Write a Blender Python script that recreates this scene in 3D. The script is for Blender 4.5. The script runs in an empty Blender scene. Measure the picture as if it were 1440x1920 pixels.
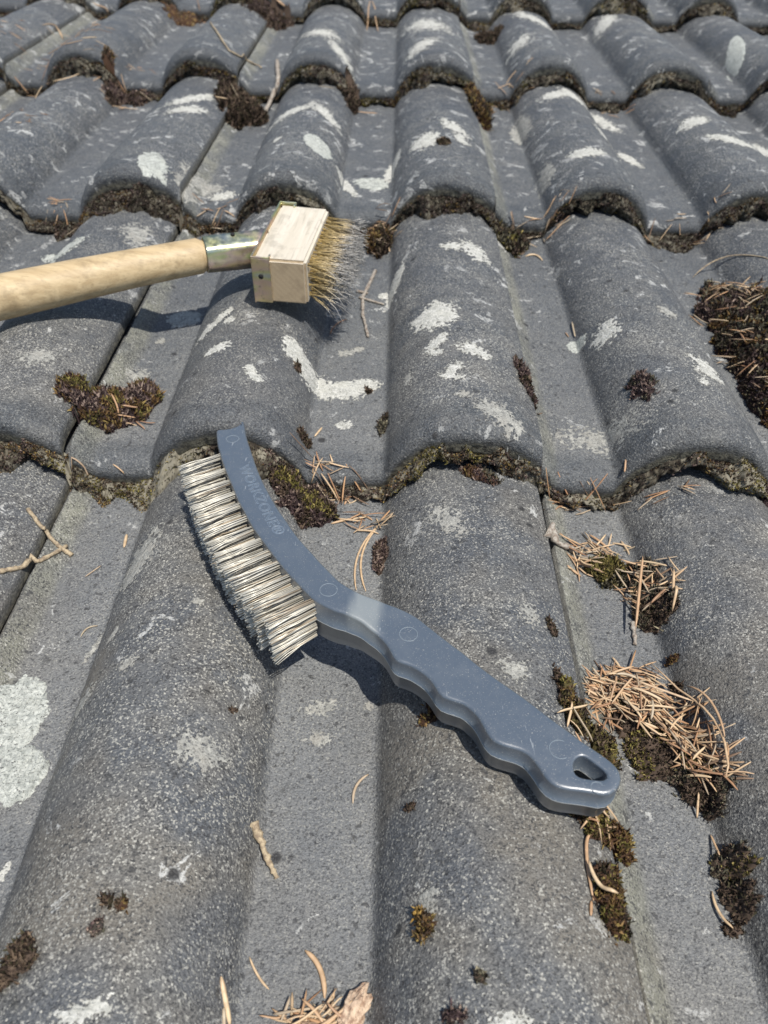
import bpy, bmesh, math
import numpy as np
from mathutils import Vector, Matrix
from mathutils.geometry import delaunay_2d_cdt

# ------------------------------------------------------------------ camera
FPX, CH, PITCH, YAW, ROLL = 1471.8, .3615, .79872, -.00477, .02147
G, X0, Y0, T, H = .3628, -.0966, .3655, .022, .033      # gauge, camera x, lip line of the second course, step, roll height
def cam_axes(p, y, r):
    cp, sp = math.cos(p), math.sin(p)
    fwd = np.array([math.sin(y)*cp, math.cos(y)*cp, -sp])
    rt = np.array([math.cos(y), -math.sin(y), 0.]); up = np.cross(rt, fwd)
    return math.cos(r)*rt+math.sin(r)*up, -math.sin(r)*rt+math.cos(r)*up, fwd
RR, UU, FW = cam_axes(PITCH, YAW, ROLL)
CAMP = np.array([X0, 0., CH])
sc = bpy.context.scene
COL = sc.collection
cd = bpy.data.cameras.new('camera'); cam = bpy.data.objects.new('camera', cd); COL.objects.link(cam)
cd.sensor_fit = 'HORIZONTAL'; cd.sensor_width = 36; cd.lens = 36*FPX/1440
cd.clip_start = .02; cd.clip_end = 200
cam.matrix_world = Matrix(((RR[0], UU[0], -FW[0], CAMP[0]), (RR[1], UU[1], -FW[1], CAMP[1]), (RR[2], UU[2], -FW[2], CAMP[2]), (0, 0, 0, 1)))
cd.dof.use_dof = True; cd.dof.focus_distance = .40
cd.dof.aperture_fstop = (cd.lens/1000)/.0020
sc.camera = cam
# ------------------------------------------------------------------ light
SUN = np.array([.24, -.29, .93]); SUN = SUN/np.linalg.norm(SUN)
w = bpy.data.worlds.new('World'); sc.world = w; w.use_nodes = True
nt = w.node_tree; nt.nodes.clear()
wo = nt.nodes.new('ShaderNodeOutputWorld'); bg = nt.nodes.new('ShaderNodeBackground'); sk = nt.nodes.new('ShaderNodeTexSky')
sk.sky_type = 'NISHITA'; sk.sun_disc = False
sk.sun_elevation = math.asin(SUN[2]); sk.sun_rotation = math.atan2(SUN[0], SUN[1])
bg.inputs[1].default_value = .10
nt.links.new(sk.outputs[0], bg.inputs[0]); nt.links.new(bg.outputs[0], wo.inputs[0])
sd = bpy.data.lights.new('sun', 'SUN'); sd.energy = 4.6; sd.angle = math.radians(.6); sd.color = (1, .955, .885)
so = bpy.data.objects.new('sun', sd); COL.objects.link(so)
so.rotation_euler = Vector(SUN).to_track_quat('Z', 'Y').to_euler()
sc.view_settings.view_transform = 'Standard'; sc.view_settings.look = 'None'
sc.view_settings.exposure = .34; sc.view_settings.gamma = 1
RNG = np.random.default_rng(7)

# ------------------------------------------------------------------ helpers
def tag(o, label=None, cat=None, group=None, kind=None):
    if label: o['label'] = label
    if cat: o['category'] = cat
    if group: o['group'] = group
    if kind: o['kind'] = kind
    return o
def mesh_np(name, v, faces, mats, parent=None, cols=None, smooth=True, attrs=None, loc=None):
    me = bpy.data.meshes.new(name)
    v = np.asarray(v, float)
    if loc is not None: v = v-np.asarray(loc)
    if isinstance(faces, np.ndarray):
        n, k = faces.shape
        me.vertices.add(len(v)); me.vertices.foreach_set('co', v.astype(np.float32).ravel())
        me.loops.add(n*k); me.loops.foreach_set('vertex_index', faces.astype(np.int32).ravel())
        me.polygons.add(n); me.polygons.foreach_set('loop_start', np.arange(0, n*k, k, dtype=np.int32))
        me.polygons.foreach_set('loop_total', np.full(n, k, dtype=np.int32))
        me.update(calc_edges=True)
    else:
        me.from_pydata([tuple(q) for q in v], [], [tuple(int(i) for i in f) for f in faces]); me.update()
    if smooth: me.polygons.foreach_set('use_smooth', [True]*len(me.polygons))
    if cols is not None:
        a = me.color_attributes.new('col', 'FLOAT_COLOR', 'POINT')
        c = np.ones((len(v), 4), np.float32); c[:, :3] = cols
        a.data.foreach_set('color', c.ravel())
    for nme, arr in (attrs or {}).items():
        a = me.attributes.new(nme, 'FLOAT', 'POINT'); a.data.foreach_set('value', np.asarray(arr, np.float32))
    for m in (mats if isinstance(mats, (list, tuple)) else [mats]): me.materials.append(m)
    o = bpy.data.objects.new(name, me); COL.objects.link(o)
    if parent is not None: o.parent = parent
    if loc is not None: o.location = loc
    return o
def empty(name, loc):
    o = bpy.data.objects.new(name, None); COL.objects.link(o); o.location = loc; o.empty_display_size = .01
    return o
def child(o, p):
    """parent o (built in world coordinates) to p keeping its place"""
    o.parent = p; o.location = Vector(o.location)-Vector(p.location)
    return o
def _h(ix, iy, s):
    n = (ix.astype(np.int64)*374761393+iy.astype(np.int64)*668265263+s*2147483647) & 0xffffffff
    n = ((n ^ (n >> 13))*1274126177) & 0xffffffff
    n = ((n ^ (n >> 16))*2246822519) & 0xffffffff
    return ((n >> 8) & 0xffff)/65535.
def noise(x, y, s=0):
    x = np.asarray(x, float); y = np.asarray(y, float)
    ix = np.floor(x); iy = np.floor(y); fx = x-ix; fy = y-iy
    fx = fx*fx*(3-2*fx); fy = fy*fy*(3-2*fy)
    a = _h(ix, iy, s); b = _h(ix+1, iy, s); c = _h(ix, iy+1, s); d = _h(ix+1, iy+1, s)
    return (a+(b-a)*fx)*(1-fy)+(c+(d-c)*fx)*fy
def fbm(x, y, o=4, s=0):
    r = 0; a = .5; t = 0
    for i in range(o): r = r+a*noise(x*2**i+7.3*i, y*2**i-3.1*i, s+i); t += a; a *= .55
    return r/t*2-1
def sm(a, b, x):
    t = np.clip((x-a)/(b-a), 0, 1); return t*t*(3-2*t)

# ------------------------------------------------------------------ the tile surface
_u = np.linspace(-.020, .300, 1281)
def _prof():
    z = np.zeros_like(_u)
    z = np.maximum(z, .0105*(1-sm(.001, .017, _u)))
    z = np.where(_u < .0019, .0025, z)
    def roll(c, wl, wr):
        d = _u-c; t = np.clip(np.where(d < 0, -d/wl, d/wr), 0, 1)
        return H*(1-t**2.3)**.74
    z = np.maximum(z, roll(.100, .049, .050)); z = np.maximum(z, roll(.250, .049, .0615))
    k = np.hanning(13); k /= k.sum()
    zz = np.convolve(np.pad(z, 6, mode='edge'), k, 'valid')
    i = (_u > .02) & (_u < .286)
    z[i] = zz[i]
    return z
_p = _prof()
def prof(u): return np.interp(u, _u, _p)
def valley(u): return 1-np.clip(prof(u)/.004, 0, 1)
TILEJ = {}
def jit(i, k):
    if (i, k) not in TILEJ:
        r = np.random.default_rng(5000+i*37+k*311)
        TILEJ[(i, k)] = (r.uniform(-.0018, .0018), r.uniform(-.003, .003), r.uniform(-.0009, .0009), r.uniform(-.006, .006), r.uniform(-.004, .004))
    return TILEJ[(i, k)]       # dx, dy, dz, roll tilt, skew
NOSE = .015
def tile_z(i, k, x, y):
    """top surface of tile (column i: x from .3i to .3i+.3; course k), world x,y"""
    dx, dy, dz, tl, sk_ = jit(i, k)
    u = x-.3*i-dx-sk_*(y-Y0-k*G); v = y-(Y0+k*G+dy)
    z = prof(u)*(1.17-.34*v/G)+T*(1-v/G)+dz+tl*(u-.15)
    z = z+.0007*fbm(x*45, y*45, 3, 11+i)*(1-.5*valley(u))
    t = np.clip((NOSE-v)/NOSE, 0, 1)
    return z-.0105*(1-np.sqrt(np.clip(1-t*t, 0, 1)))
def surf(x, y):
    x = np.atleast_1d(np.asarray(x, float)); y = np.atleast_1d(np.asarray(y, float))
    z = np.full(np.broadcast(x, y).shape, -1.)
    x, y = np.broadcast_arrays(x, y)
    ii = np.floor(x/.3+1e-9).astype(int)
    kk = np.floor((y-Y0)/G).astype(int)
    for a in np.unique(ii):
        for b in np.unique(kk):
            m = (ii == a) & (kk == b)
            if not m.any(): continue
            # course b is on top unless y is still short of its own jittered lip
            dy = jit(a, b)[1]; yy = y[m]; xx = x[m]
            up = yy >= Y0+b*G+dy
            zb = tile_z(a, b, xx, yy); zl = tile_z(a, b-1, xx, yy)
            r = np.where(up, zb, zl)
            dy2 = jit(a, b+1)[1]; up2 = yy >= Y0+(b+1)*G+dy2
            if up2.any(): r = np.where(up2, tile_z(a, b+1, xx, yy), r)
            z[m] = r
    return z
def ray(px, py):
    d = FW+RR*(px-720)/FPX+UU*(960-py)/FPX
    return d/np.linalg.norm(d)
def hit(px, py, lift=0.):
    """where the line of sight meets the tiles"""
    d = ray(px, py); t = np.linspace(.2, 4., 9000)
    P = CAMP+t[:, None]*d
    f = P[:, 2]-surf(P[:, 0], P[:, 1])-lift
    j = int(np.argmax(f < 0))
    a = f[j-1]/(f[j-1]-f[j]); q = P[j-1]*(1-a)+P[j]*a
    return q
def proj(q):
    d = np.asarray(q)-CAMP; z = d@FW
    return 720+FPX*(d@RR)/z, 960-FPX*(d@UU)/z
def px_scale(q):
    """metres on the roof plane per photo pixel, across and up"""
    d = q-CAMP; z = d@FW; el = math.atan2(CH-q[2], math.hypot(d[0], d[1]))
    return z/FPX, z/FPX/math.sin(el)

# ------------------------------------------------------------------ materials
def mat(name):
    m = bpy.data.materials.new(name); m.use_nodes = True; n = m.node_tree
    b = n.nodes['Principled BSDF']; return m, n, b
class NB:
    def __init__(s, n): s.n = n
    def __call__(s, t, **k):
        x = s.n.nodes.new('ShaderNode'+t)
        for a, v in k.items():
            if hasattr(x, a): setattr(x, a, v)
        return x
    def l(s, a, b): s.n.links.new(a, b)
    def noise(s, vec, scale, detail=3, rough=.55, dist=0):
        x = s('TexNoise'); x.inputs['Scale'].default_value = scale; x.inputs['Detail'].default_value = detail
        x.inputs['Roughness'].default_value = rough; x.inputs['Distortion'].default_value = dist; s.l(vec, x.inputs['Vector']); return x.outputs[0]
    def ramp(s, v, a, b, lo=0, hi=1):
        x = s('MapRange'); x.inputs[1].default_value = a; x.inputs[2].default_value = b
        x.inputs[3].default_value = lo; x.inputs[4].default_value = hi; s.l(v, x.inputs[0]); return x.outputs[0]
    def mul(s, a, b, op='MULTIPLY'):
        x = s('Math'); x.operation = op
        for q, i in ((a, 0), (b, 1)):
            if isinstance(q, (int, float)): x.inputs[i].default_value = q
            else: s.l(q, x.inputs[i])
        return x.outputs[0]
    def mix(s, f, a, b):
        x = s('Mix'); x.data_type = 'RGBA'
        if isinstance(f, (int, float)): x.inputs[0].default_value = f
        else: s.l(f, x.inputs[0])
        for q, i in ((a, 6), (b, 7)):
            if isinstance(q, tuple): x.inputs[i].default_value = (*q, 1)
            else: s.l(q, x.inputs[i])
        return x.outputs[2]
    def bump(s, h, dist, strength=1, prev=None):
        x = s('Bump'); x.inputs['Distance'].default_value = dist; x.inputs['Strength'].default_value = strength
        s.l(h, x.inputs['Height'])
        if prev is not None: s.l(prev, x.inputs['Normal'])
        return x.outputs[0]

def tile_material():
    m, n, b = mat('weathered_concrete'); k = NB(n)
    pos = k('NewGeometry').outputs['Position']
    sep = k('SeparateXYZ'); k.l(pos, sep.inputs[0])
    va = k('Attribute', attribute_name='valley').outputs['Fac']
    fr = k('Attribute', attribute_name='front').outputs['Fac']
    rd = k('ObjectInfo').outputs['Random']
    big = k.noise(pos, 9, 4, .6); mid = k.noise(pos, 42, 4, .62); mid2 = k.noise(pos, 120, 3, .6)
    base = k.mix(k.ramp(big, .35, .65), (.073, .080, .089), (.120, .118, .113))
    base = k.mix(k.ramp(mid, .42, .72, 0, .75), base, (.205, .195, .172))
    base = k.mix(k.ramp(rd, 0, 1, 0, .6), base, (.068, .078, .090))
    base = k.mix(k.mul(k.ramp(k.noise(pos, 15, 3, .6), .47, .62, 0, .8), k.ramp(sep.outputs[1], .18, .40, 1, .25)), base, (.165, .148, .118))
    base = k.mix(k.mul(va, .72), base, (.180, .186, .186))
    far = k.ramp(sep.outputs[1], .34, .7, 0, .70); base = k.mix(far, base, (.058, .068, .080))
    le = k('Attribute', attribute_name='ledge').outputs['Fac']
    base = k.mix(k.mul(le, k.ramp(mid, .35, .6, .25, .8)), base, (.25, .25, .195))
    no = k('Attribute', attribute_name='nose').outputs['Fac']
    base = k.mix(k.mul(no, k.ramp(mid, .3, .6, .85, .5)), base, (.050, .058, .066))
    # pale and dark grains
    warp = k.noise(pos, 560, 2, .7); g2 = k.noise(pos, 900, 2, .7)
    dens = k.ramp(k.noise(pos, 26, 3, .6), .35, .68, -.05, .06)
    dst = k('VectorMath'); dst.operation = 'ADD'; k.l(pos, dst.inputs[0])
    wn = k('TexNoise'); wn.inputs['Scale'].default_value = 700; k.l(pos, wn.inputs['Vector'])
    vs = k('VectorMath'); vs.operation = 'SCALE'; vs.inputs['Scale'].default_value = .0010; k.l(wn.outputs['Color'], vs.inputs[0]); k.l(vs.outputs[0], dst.inputs[1])
    v1 = k('TexVoronoi'); v1.inputs['Scale'].default_value = 1350; k.l(dst.outputs[0], v1.inputs['Vector'])
    s1 = k('SeparateXYZ'); k.l(v1.outputs['Color'], s1.inputs[0])
    gr = k.ramp(k.mul(k.mul(s1.outputs[0], k.mul(dens, 2.2), 'ADD'), k.mul(warp, .35), 'ADD'), .97, 1.07)
    gr = k.mul(gr, k.ramp(va, 0, 1, 1, .45))
    base = k.mix(k.mul(k.mul(gr, .78), k.ramp(no, 0, 1, 1, .35)), base, k.mix(s1.outputs[2], (.50, .485, .42), (.28, .275, .25)))
    gr2 = k.ramp(g2, .55, .68, 0, .45); base = k.mix(gr2, base, (.30, .295, .27))
    dk = k.mul(k.ramp(s1.outputs[1], .74, .84), k.ramp(mid2, .35, .55)); dk = k.mul(dk, k.ramp(va, 0, 1, 1, .6))
    base = k.mix(k.mul(dk, .8), base, (.030, .030, .031))
    dk3 = k.ramp(g2, .43, .34); base = k.mix(k.mul(dk3, .7), base, (.03, .03, .03))
    pit = k.ramp(k.noise(pos, 250, 2, .5), .37, .31)
    base = k.mix(k.mul(pit, .7), base, (.03, .03, .03))
    # pale lichen crust, far more of it up the roof
    amt = k.ramp(sep.outputs[1], .30, .75, -.08, -.016)
    amt = k.mul(amt, k.ramp(big, .35, .7, -.03, .04), 'ADD')
    ln = k.mul(k.noise(pos, 58, 6, .66, .6), amt, 'ADD')
    li = k.mul(k.ramp(k.mul(ln, k.mul(warp, .10), 'ADD'), .622, .642), k.ramp(k.noise(pos, 500, 2, .6), .36, .5))
    base = k.mix(k.mul(li, k.ramp(k.noise(pos, 33, 2), .35, .65, .3, .85)), base, (.54, .54, .51))
    # tiny dark algae spots
    vo = k('TexVoronoi'); vo.inputs['Scale'].default_value = 48; k.l(pos, vo.inputs['Vector'])
    spot = k.mul(k.ramp(vo.outputs['Distance'], .16, .09), k.ramp(k.noise(pos, 30, 2), .55, .6))
    base = k.mix(k.mul(spot, .9), base, (.02, .019, .018))
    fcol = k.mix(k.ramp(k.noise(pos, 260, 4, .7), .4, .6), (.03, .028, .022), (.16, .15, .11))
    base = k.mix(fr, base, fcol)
    base = k.mix(k.ramp(k.noise(pos, 6, 3, .6), .45, .62, 0, .22), base, (.04, .045, .055))
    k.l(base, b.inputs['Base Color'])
    b.inputs['Roughness'].default_value = .62
    k.l(k.ramp(mid, .3, .7, .5, .72), b.inputs['Roughness'])
    b.inputs['Specular IOR Level'].default_value = .5
    h = k.bump(k.noise(pos, 60, 4, .6), .0012, .5)
    h = k.bump(k.mul(k.mul(warp, g2, 'ADD'), k.mul(s1.outputs[1], -.35), 'ADD'), .0011, .8, h)
    h = k.bump(k.mul(li, -1.), .0004, .5, h) if False else h
    k.l(h, b.inputs['Normal'])
    return m
M_TILE = tile_material()
def vc_mat(name, rough=.9, bump=0, scale=600, spec=.2, sub=None):
    m, n, b = mat(name); k = NB(n)
    c = k('Attribute', attribute_name='col').outputs['Color']
    k.l(c, b.inputs['Base Color']); b.inputs['Roughness'].default_value = rough; b.inputs['Specular IOR Level'].default_value = spec
    if bump:
        pos = k('NewGeometry').outputs['Position']; k.l(k.bump(k.noise(pos, scale, 3, .7), bump), b.inputs['Normal'])
    return m
M_MOSS = vc_mat('moss_shoots', .85)
def lichen_mat(name, a, bb, rim):
    m, n, b = mat(name); k = NB(n); pos = k('NewGeometry').outputs['Position']
    n1 = k.noise(pos, 260, 4, .7, .8); n2 = k.noise(pos, 900, 3, .7)
    c = k.mix(k.ramp(n1, .38, .62), a, bb)
    c = k.mix(k.ramp(n2, .44, .34), c, (.09, .09, .085))
    c = k.mix(k.ramp(k.noise(pos, 90, 3), .5, .7, 0, .6), c, rim)
    k.l(c, b.inputs['Base Color']); b.inputs['Roughness'].default_value = .92; b.inputs['Specular IOR Level'].default_value = .15
    k.l(k.bump(k.mul(n1, n2, 'ADD'), .0010, 1), b.inputs['Normal'])
    return m
M_LICH = lichen_mat('white_lichen', (.58, .575, .53), (.36, .36, .325), (.46, .455, .40))
M_LICHG = lichen_mat('grey_green_lichen', (.52, .535, .49), (.29, .305, .28), (.42, .43, .385))
M_LICHT = lichen_mat('thin_lichen_film', (.40, .395, .355), (.22, .22, .205), (.30, .285, .25))

def wood_mat(name, c1, c2, axis, scale=1.):
    m, n, b = mat(name); k = NB(n)
    tc = k('TexCoord').outputs['Object']; mp = k('Mapping'); k.l(tc, mp.inputs[0])
    s = [90*scale]*3; s[axis] = 7*scale; mp.inputs['Scale'].default_value = s
    g = k.noise(mp.outputs[0], 2.2, 5, .6, .5); g2 = k.noise(mp.outputs[0], 9, 3, .6)
    c = k.mix(k.ramp(g, .36, .64), c1, c2)
    c = k.mix(k.ramp(g2, .45, .3, 0, .45), c, tuple(x*.55 for x in c2))
    c = k.mix(k.ramp(k.noise(tc, 55, 4, .7), .53, .72, 0, .6), c, tuple(x*.5 for x in c2))
    k.l(c, b.inputs['Base Color']); b.inputs['Roughness'].default_value = .55
    k.l(k.bump(g2, .0002, .6), b.inputs['Normal'])
    return m
M_WOODH = wood_mat('handle_wood', (.50, .385, .225), (.37, .27, .145), 0)
M_WOODB = wood_mat('block_wood', (.58, .53, .44), (.48, .43, .34), 1, .55)
def endgrain():
    m, n, b = mat('end_grain'); k = NB(n); tc = k('TexCoord').outputs['Object']
    wv = k('TexWave'); wv.wave_type = 'BANDS'; wv.bands_direction = 'DIAGONAL'; wv.inputs['Scale'].default_value = 130; wv.inputs['Distortion'].default_value = 9; wv.inputs['Detail Scale'].default_value = 40; wv.inputs['Detail'].default_value = 2
    k.l(tc, wv.inputs['Vector'])
    c = k.mix(k.ramp(wv.outputs['Fac'], .2, .9), (.36, .27, .17), (.45, .35, .22))
    c = k.mix(k.ramp(k.noise(tc, 120, 3), .5, .7, 0, .5), c, (.2, .14, .085))
    k.l(c, b.inputs['Base Color']); b.inputs['Roughness'].default_value = .75
    k.l(k.bump(wv.outputs['Fac'], .0003, .5), b.inputs['Normal'])
    return m
M_END = endgrain()
def zinc():
    m, n, b = mat('yellow_zinc'); k = NB(n); tc = k('TexCoord').outputs['Object']
    r = k('ValToRGB'); r.color_ramp.elements[0].color = (.72, .62, .30, 1); r.color_ramp.elements[0].position = .3
    r.color_ramp.elements[1].color = (.50, .54, .50, 1); r.color_ramp.elements[1].position = .72
    e = r.color_ramp.elements.new(.5); e.color = (.66, .50, .42, 1); e = r.color_ramp.elements.new(.6); e.color = (.58, .58, .30, 1)
    mp = k('Mapping'); mp.inputs['Scale'].default_value = (1, 1, 3); k.l(tc, mp.inputs[0])
    k.l(k.noise(mp.outputs[0], 30, 2, .5), r.inputs[0]); c = k.mix(k.ramp(k.noise(tc, 260, 4, .7), .55, .7, 0, .6), r.outputs[0], (.25, .22, .15))
    k.l(c, b.inputs['Base Color']); b.inputs['Metallic'].default_value = 1.
    k.l(k.ramp(k.noise(tc, 200, 3), .3, .7, .28, .5), b.inputs['Roughness'])
    k.l(k.bump(k.noise(tc, 60, 2), .0005, .5), b.inputs['Normal'])
    return m
M_ZINC = zinc()
def simple(name, c, rough, metal=0, spec=.5):
    m, n, b = mat(name); b.inputs['Base Color'].default_value = (*c, 1); b.inputs['Roughness'].default_value = rough
    b.inputs['Metallic'].default_value = metal; b.inputs['Specular IOR Level'].default_value = spec; return m
M_DARK = simple('shadow_gap', (.01, .01, .01), .9)
def plastic():
    m, n, b = mat('blue_grey_plastic'); k = NB(n); tc = k('NewGeometry').outputs['Position']
    ma = k('Attribute', attribute_name='matte').outputs['Fac']
    dust = k.ramp(k.noise(tc, 2300, 1, .5), .70, .74)
    d2 = k.ramp(k.noise(tc, 60, 4, .7), .5, .75, 0, .12)
    mp = k('Mapping'); mp.inputs['Scale'].default_value = (1, .12, 1); mp.inputs['Rotation'].default_value = (0, 0, .7); k.l(tc, mp.inputs[0])
    scr = k.mul(k.ramp(k.noise(mp.outputs[0], 900, 2, .5), .68, .72), k.ramp(k.noise(tc, 70, 2), .52, .6))
    c = k.mix(d2, (.064, .082, .104), (.27, .28, .27))
    c = k.mix(k.mul(ma, .55), c, (.25, .27, .26))
    c = k.mix(k.mul(dust, .8), c, (.5, .48, .42)); c = k.mix(k.mul(scr, .45), c, (.4, .42, .42))
    k.l(c, b.inputs['Base Color'])
    k.l(k.mul(k.ramp(ma, 0, 1, .40, .62), k.ramp(k.noise(tc, 300, 3), .3, .7, -.05, .06), 'ADD'), b.inputs['Roughness'])
    b.inputs['Specular IOR Level'].default_value = .9; b.inputs['Coat Weight'].default_value = .8; b.inputs['Coat Roughness'].default_value = .32; b.inputs['Coat IOR'].default_value = 1.7
    h = k.bump(k.noise(tc, 1500, 2, .6), .00012, .6); h = k.bump(dust, .0002, .4, h); k.l(h, b.inputs['Normal'])
    return m
M_PLAS = plastic()
M_SEAM = simple('mould_flash', (.42, .43, .41), .5)
def wire():
    m, n, b = mat('steel_wire'); k = NB(n)
    c = k('Attribute', attribute_name='col').outputs['Color']; k.l(c, b.inputs['Base Color'])
    b.inputs['Metallic'].default_value = .35; b.inputs['Roughness'].default_value = .42; return m
M_WIRE = wire()
def needle():
    m, n, b = mat('dry_needle'); k = NB(n); r = k('ValToRGB'); cr = r.color_ramp
    cr.elements[0].position = 0; cr.elements[0].color = (.40, .24, .13, 1); cr.elements[1].position = 1; cr.elements[1].color = (.30, .25, .17, 1)
    for p, c in ((.15, (.44, .28, .16)), (.4, (.56, .41, .25)), (.6, (.60, .46, .29)), (.78, (.30, .16, .09)), (.9, (.42, .35, .25))):
        e = cr.elements.new(p); e.color = (*c, 1)
    k.l(k('ObjectInfo').outputs['Random'], r.inputs[0]); tc = k('TexCoord').outputs['Object']
    c = k.mix(k.ramp(k.noise(tc, 300, 2), .4, .7, 0, .5), r.outputs[0], (.24, .15, .08))
    k.l(c, b.inputs['Base Color']); b.inputs['Roughness'].default_value = .5; return m
M_NEED = needle()
def twigm(name, a, bb):
    m, n, b = mat(name); k = NB(n); pos = k('TexCoord').outputs['Object']
    k.l(k.mix(k.ramp(k.noise(pos, 420, 3, .7), .4, .62), a, bb), b.inputs['Base Color']); b.inputs['Roughness'].default_value = .85
    k.l(k.bump(k.noise(pos, 700, 3, .7), .0006), b.inputs['Normal']); return m
M_TWIG = twigm('dry_twig', (.42, .34, .22), (.20, .15, .10)); M_TWIGG = twigm('grey_twig', (.36, .33, .28), (.17, .13, .10))
M_BARK = twigm('bark', (.55, .42, .30), (.28, .18, .12))

# ------------------------------------------------------------------ roof deck (setting)
dk = bpy.data.meshes.new('roof_deck')
dk.from_pydata([(-30, -6, -.028), (30, -6, -.028), (30, 40, -.028), (-30, 40, -.028)], [], [(0, 1, 2, 3)])
dk.materials.append(simple('deck_membrane', (.05, .05, .055), .9))
o = bpy.data.objects.new('roof_deck', dk); COL.objects.link(o); tag(o, kind='structure')

# ------------------------------------------------------------------ tiles
ORD = ['first', 'second', 'third', 'fourth', 'fifth', 'sixth', 'seventh', 'eighth', 'ninth', 'tenth', 'eleventh', 'twelfth', 'thirteenth', 'fourteenth']
def make_tile(i, k):
    dx, dy, dz, tl, sk_ = jit(i, k)
    near = k <= 1
    us = np.concatenate([[-.010, -.0002, .0006, .0017, .0021], np.linspace(.003, .2985, 150 if near else 90), [.2992]])
    vs = np.concatenate([NOSE*(1-np.cos(np.linspace(0, math.pi/2, 12))), np.linspace(.018, .405, 70 if near else 36)])
    U, V = np.meshgrid(us, vs)
    y = Y0+k*G+dy+V; x = .3*i+dx+sk_*(y-Y0-k*G)+U
    z = tile_z(i, k, x, y)
    # small irregularities of the nose, so the lip is no ruled line
    e = (fbm(x*120, y*0+k*9.1, 3, 40+i))*.0016*np.clip(1-V/.02, 0, 1); y = y+e
    nv, nu = U.shape
    top = np.stack([x, y, z], -1).reshape(-1, 3)
    vals = valley(U).ravel()*sm(-.05, .05, U.ravel()*1)
    ledge = (sm(.0015, .003, U)*(1-sm(.010, .017, U))).ravel()
    rows = [top]; fronts = [np.zeros(len(top))]; vall = [vals]
    # front face rows (rough), then underside
    fr = []
    for s, dep, back in ((1, .0025, .0002), (2, .006, .0010), (3, .0100, .0008), (4, .0135, .0022)):
        q = np.stack([x[0], y[0]+back+.0008*fbm(x[0]*300, x[0]*0+s*5.3+k, 3, 3), z[0]-dep-.0006*fbm(x[0]*200, x[0]*0+s, 2, 9)], -1)
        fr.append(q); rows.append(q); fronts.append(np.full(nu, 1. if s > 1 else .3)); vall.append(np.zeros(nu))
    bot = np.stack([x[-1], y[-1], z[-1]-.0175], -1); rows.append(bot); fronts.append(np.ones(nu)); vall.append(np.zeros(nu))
    v = np.concatenate(rows); F = []
    idx = np.arange(nv*nu).reshape(nv, nu)
    a = np.stack([idx[:-1, :-1], idx[:-1, 1:], idx[1:, 1:], idx[1:, :-1]], -1).reshape(-1, 4)
    chain = [idx[0]]+[nv*nu+np.arange(nu)+j*nu for j in range(4)]
    b4 = []
    for c0, c1 in zip(chain[:-1], chain[1:]): b4.append(np.stack([c0[:-1], c1[:-1], c1[1:], c0[1:]], -1))
    botr = nv*nu+4*nu+np.arange(nu)
    b4.append(np.stack([chain[-1][:-1], botr[:-1], botr[1:], chain[-1][1:]], -1))
    b4.append(np.stack([botr[:-1], idx[-1][:-1], idx[-1][1:], botr[1:]], -1))
    # side walls (simple curtains)
    faces = [a]+b4
    off = len(v); ext = []
    for c, flip in ((0, 0), (nu-1, 1)):
        e0 = idx[:, c]; low = v[e0]-np.array([0, 0, .012 if c == 0 else .009]); o0 = off+sum(len(q) for q in ext); ext.append(low)
        l = o0+np.arange(nv)
        q = np.stack([e0[:-1], e0[1:], l[1:], l[:-1]], -1)
        faces.append(q if not flip else q[:, ::-1])
    v = np.concatenate([v]+ext); fa = np.concatenate(fronts+[np.ones(nv*2)]); vl = np.concatenate(vall+[np.zeros(nv*2)])
    base = np.array([.3*i+.15, Y0+k*G+.18, 0])
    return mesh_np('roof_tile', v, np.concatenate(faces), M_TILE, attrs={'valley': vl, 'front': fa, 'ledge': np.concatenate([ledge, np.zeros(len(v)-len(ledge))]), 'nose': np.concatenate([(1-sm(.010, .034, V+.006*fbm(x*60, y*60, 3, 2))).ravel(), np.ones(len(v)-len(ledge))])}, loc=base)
KMIN, KMAX = -1, 6
vis = {}
tiles = {}
for k in range(KMIN, KMAX+1):
    r = 3 if k <= 0 else (4 if k <= 2 else 6 if k < 5 else 7)
    for i in range(-r-1, r+1):
        tiles[(i, k)] = make_tile(i, k)
        us, vs = np.meshgrid(np.linspace(.01, .29, 12), np.linspace(.0, G-.02, 14))
        n = 0
        for u, v in zip(us.ravel(), vs.ravel()):
            q = (.3*i+u, Y0+k*G+v, float(prof(u)+T*(1-v/G)))
            if (np.array(q)-CAMP)@FW < .02: continue
            a, b = proj(q)
            if 0 < a < 1440 and 0 < b < 1920: n += 1
        vis[(i, k)] = n
CN = ['bottom', 'second', 'third', 'fourth', 'fifth', 'topmost visible', 'hidden upper', 'hidden uppermost']
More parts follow.
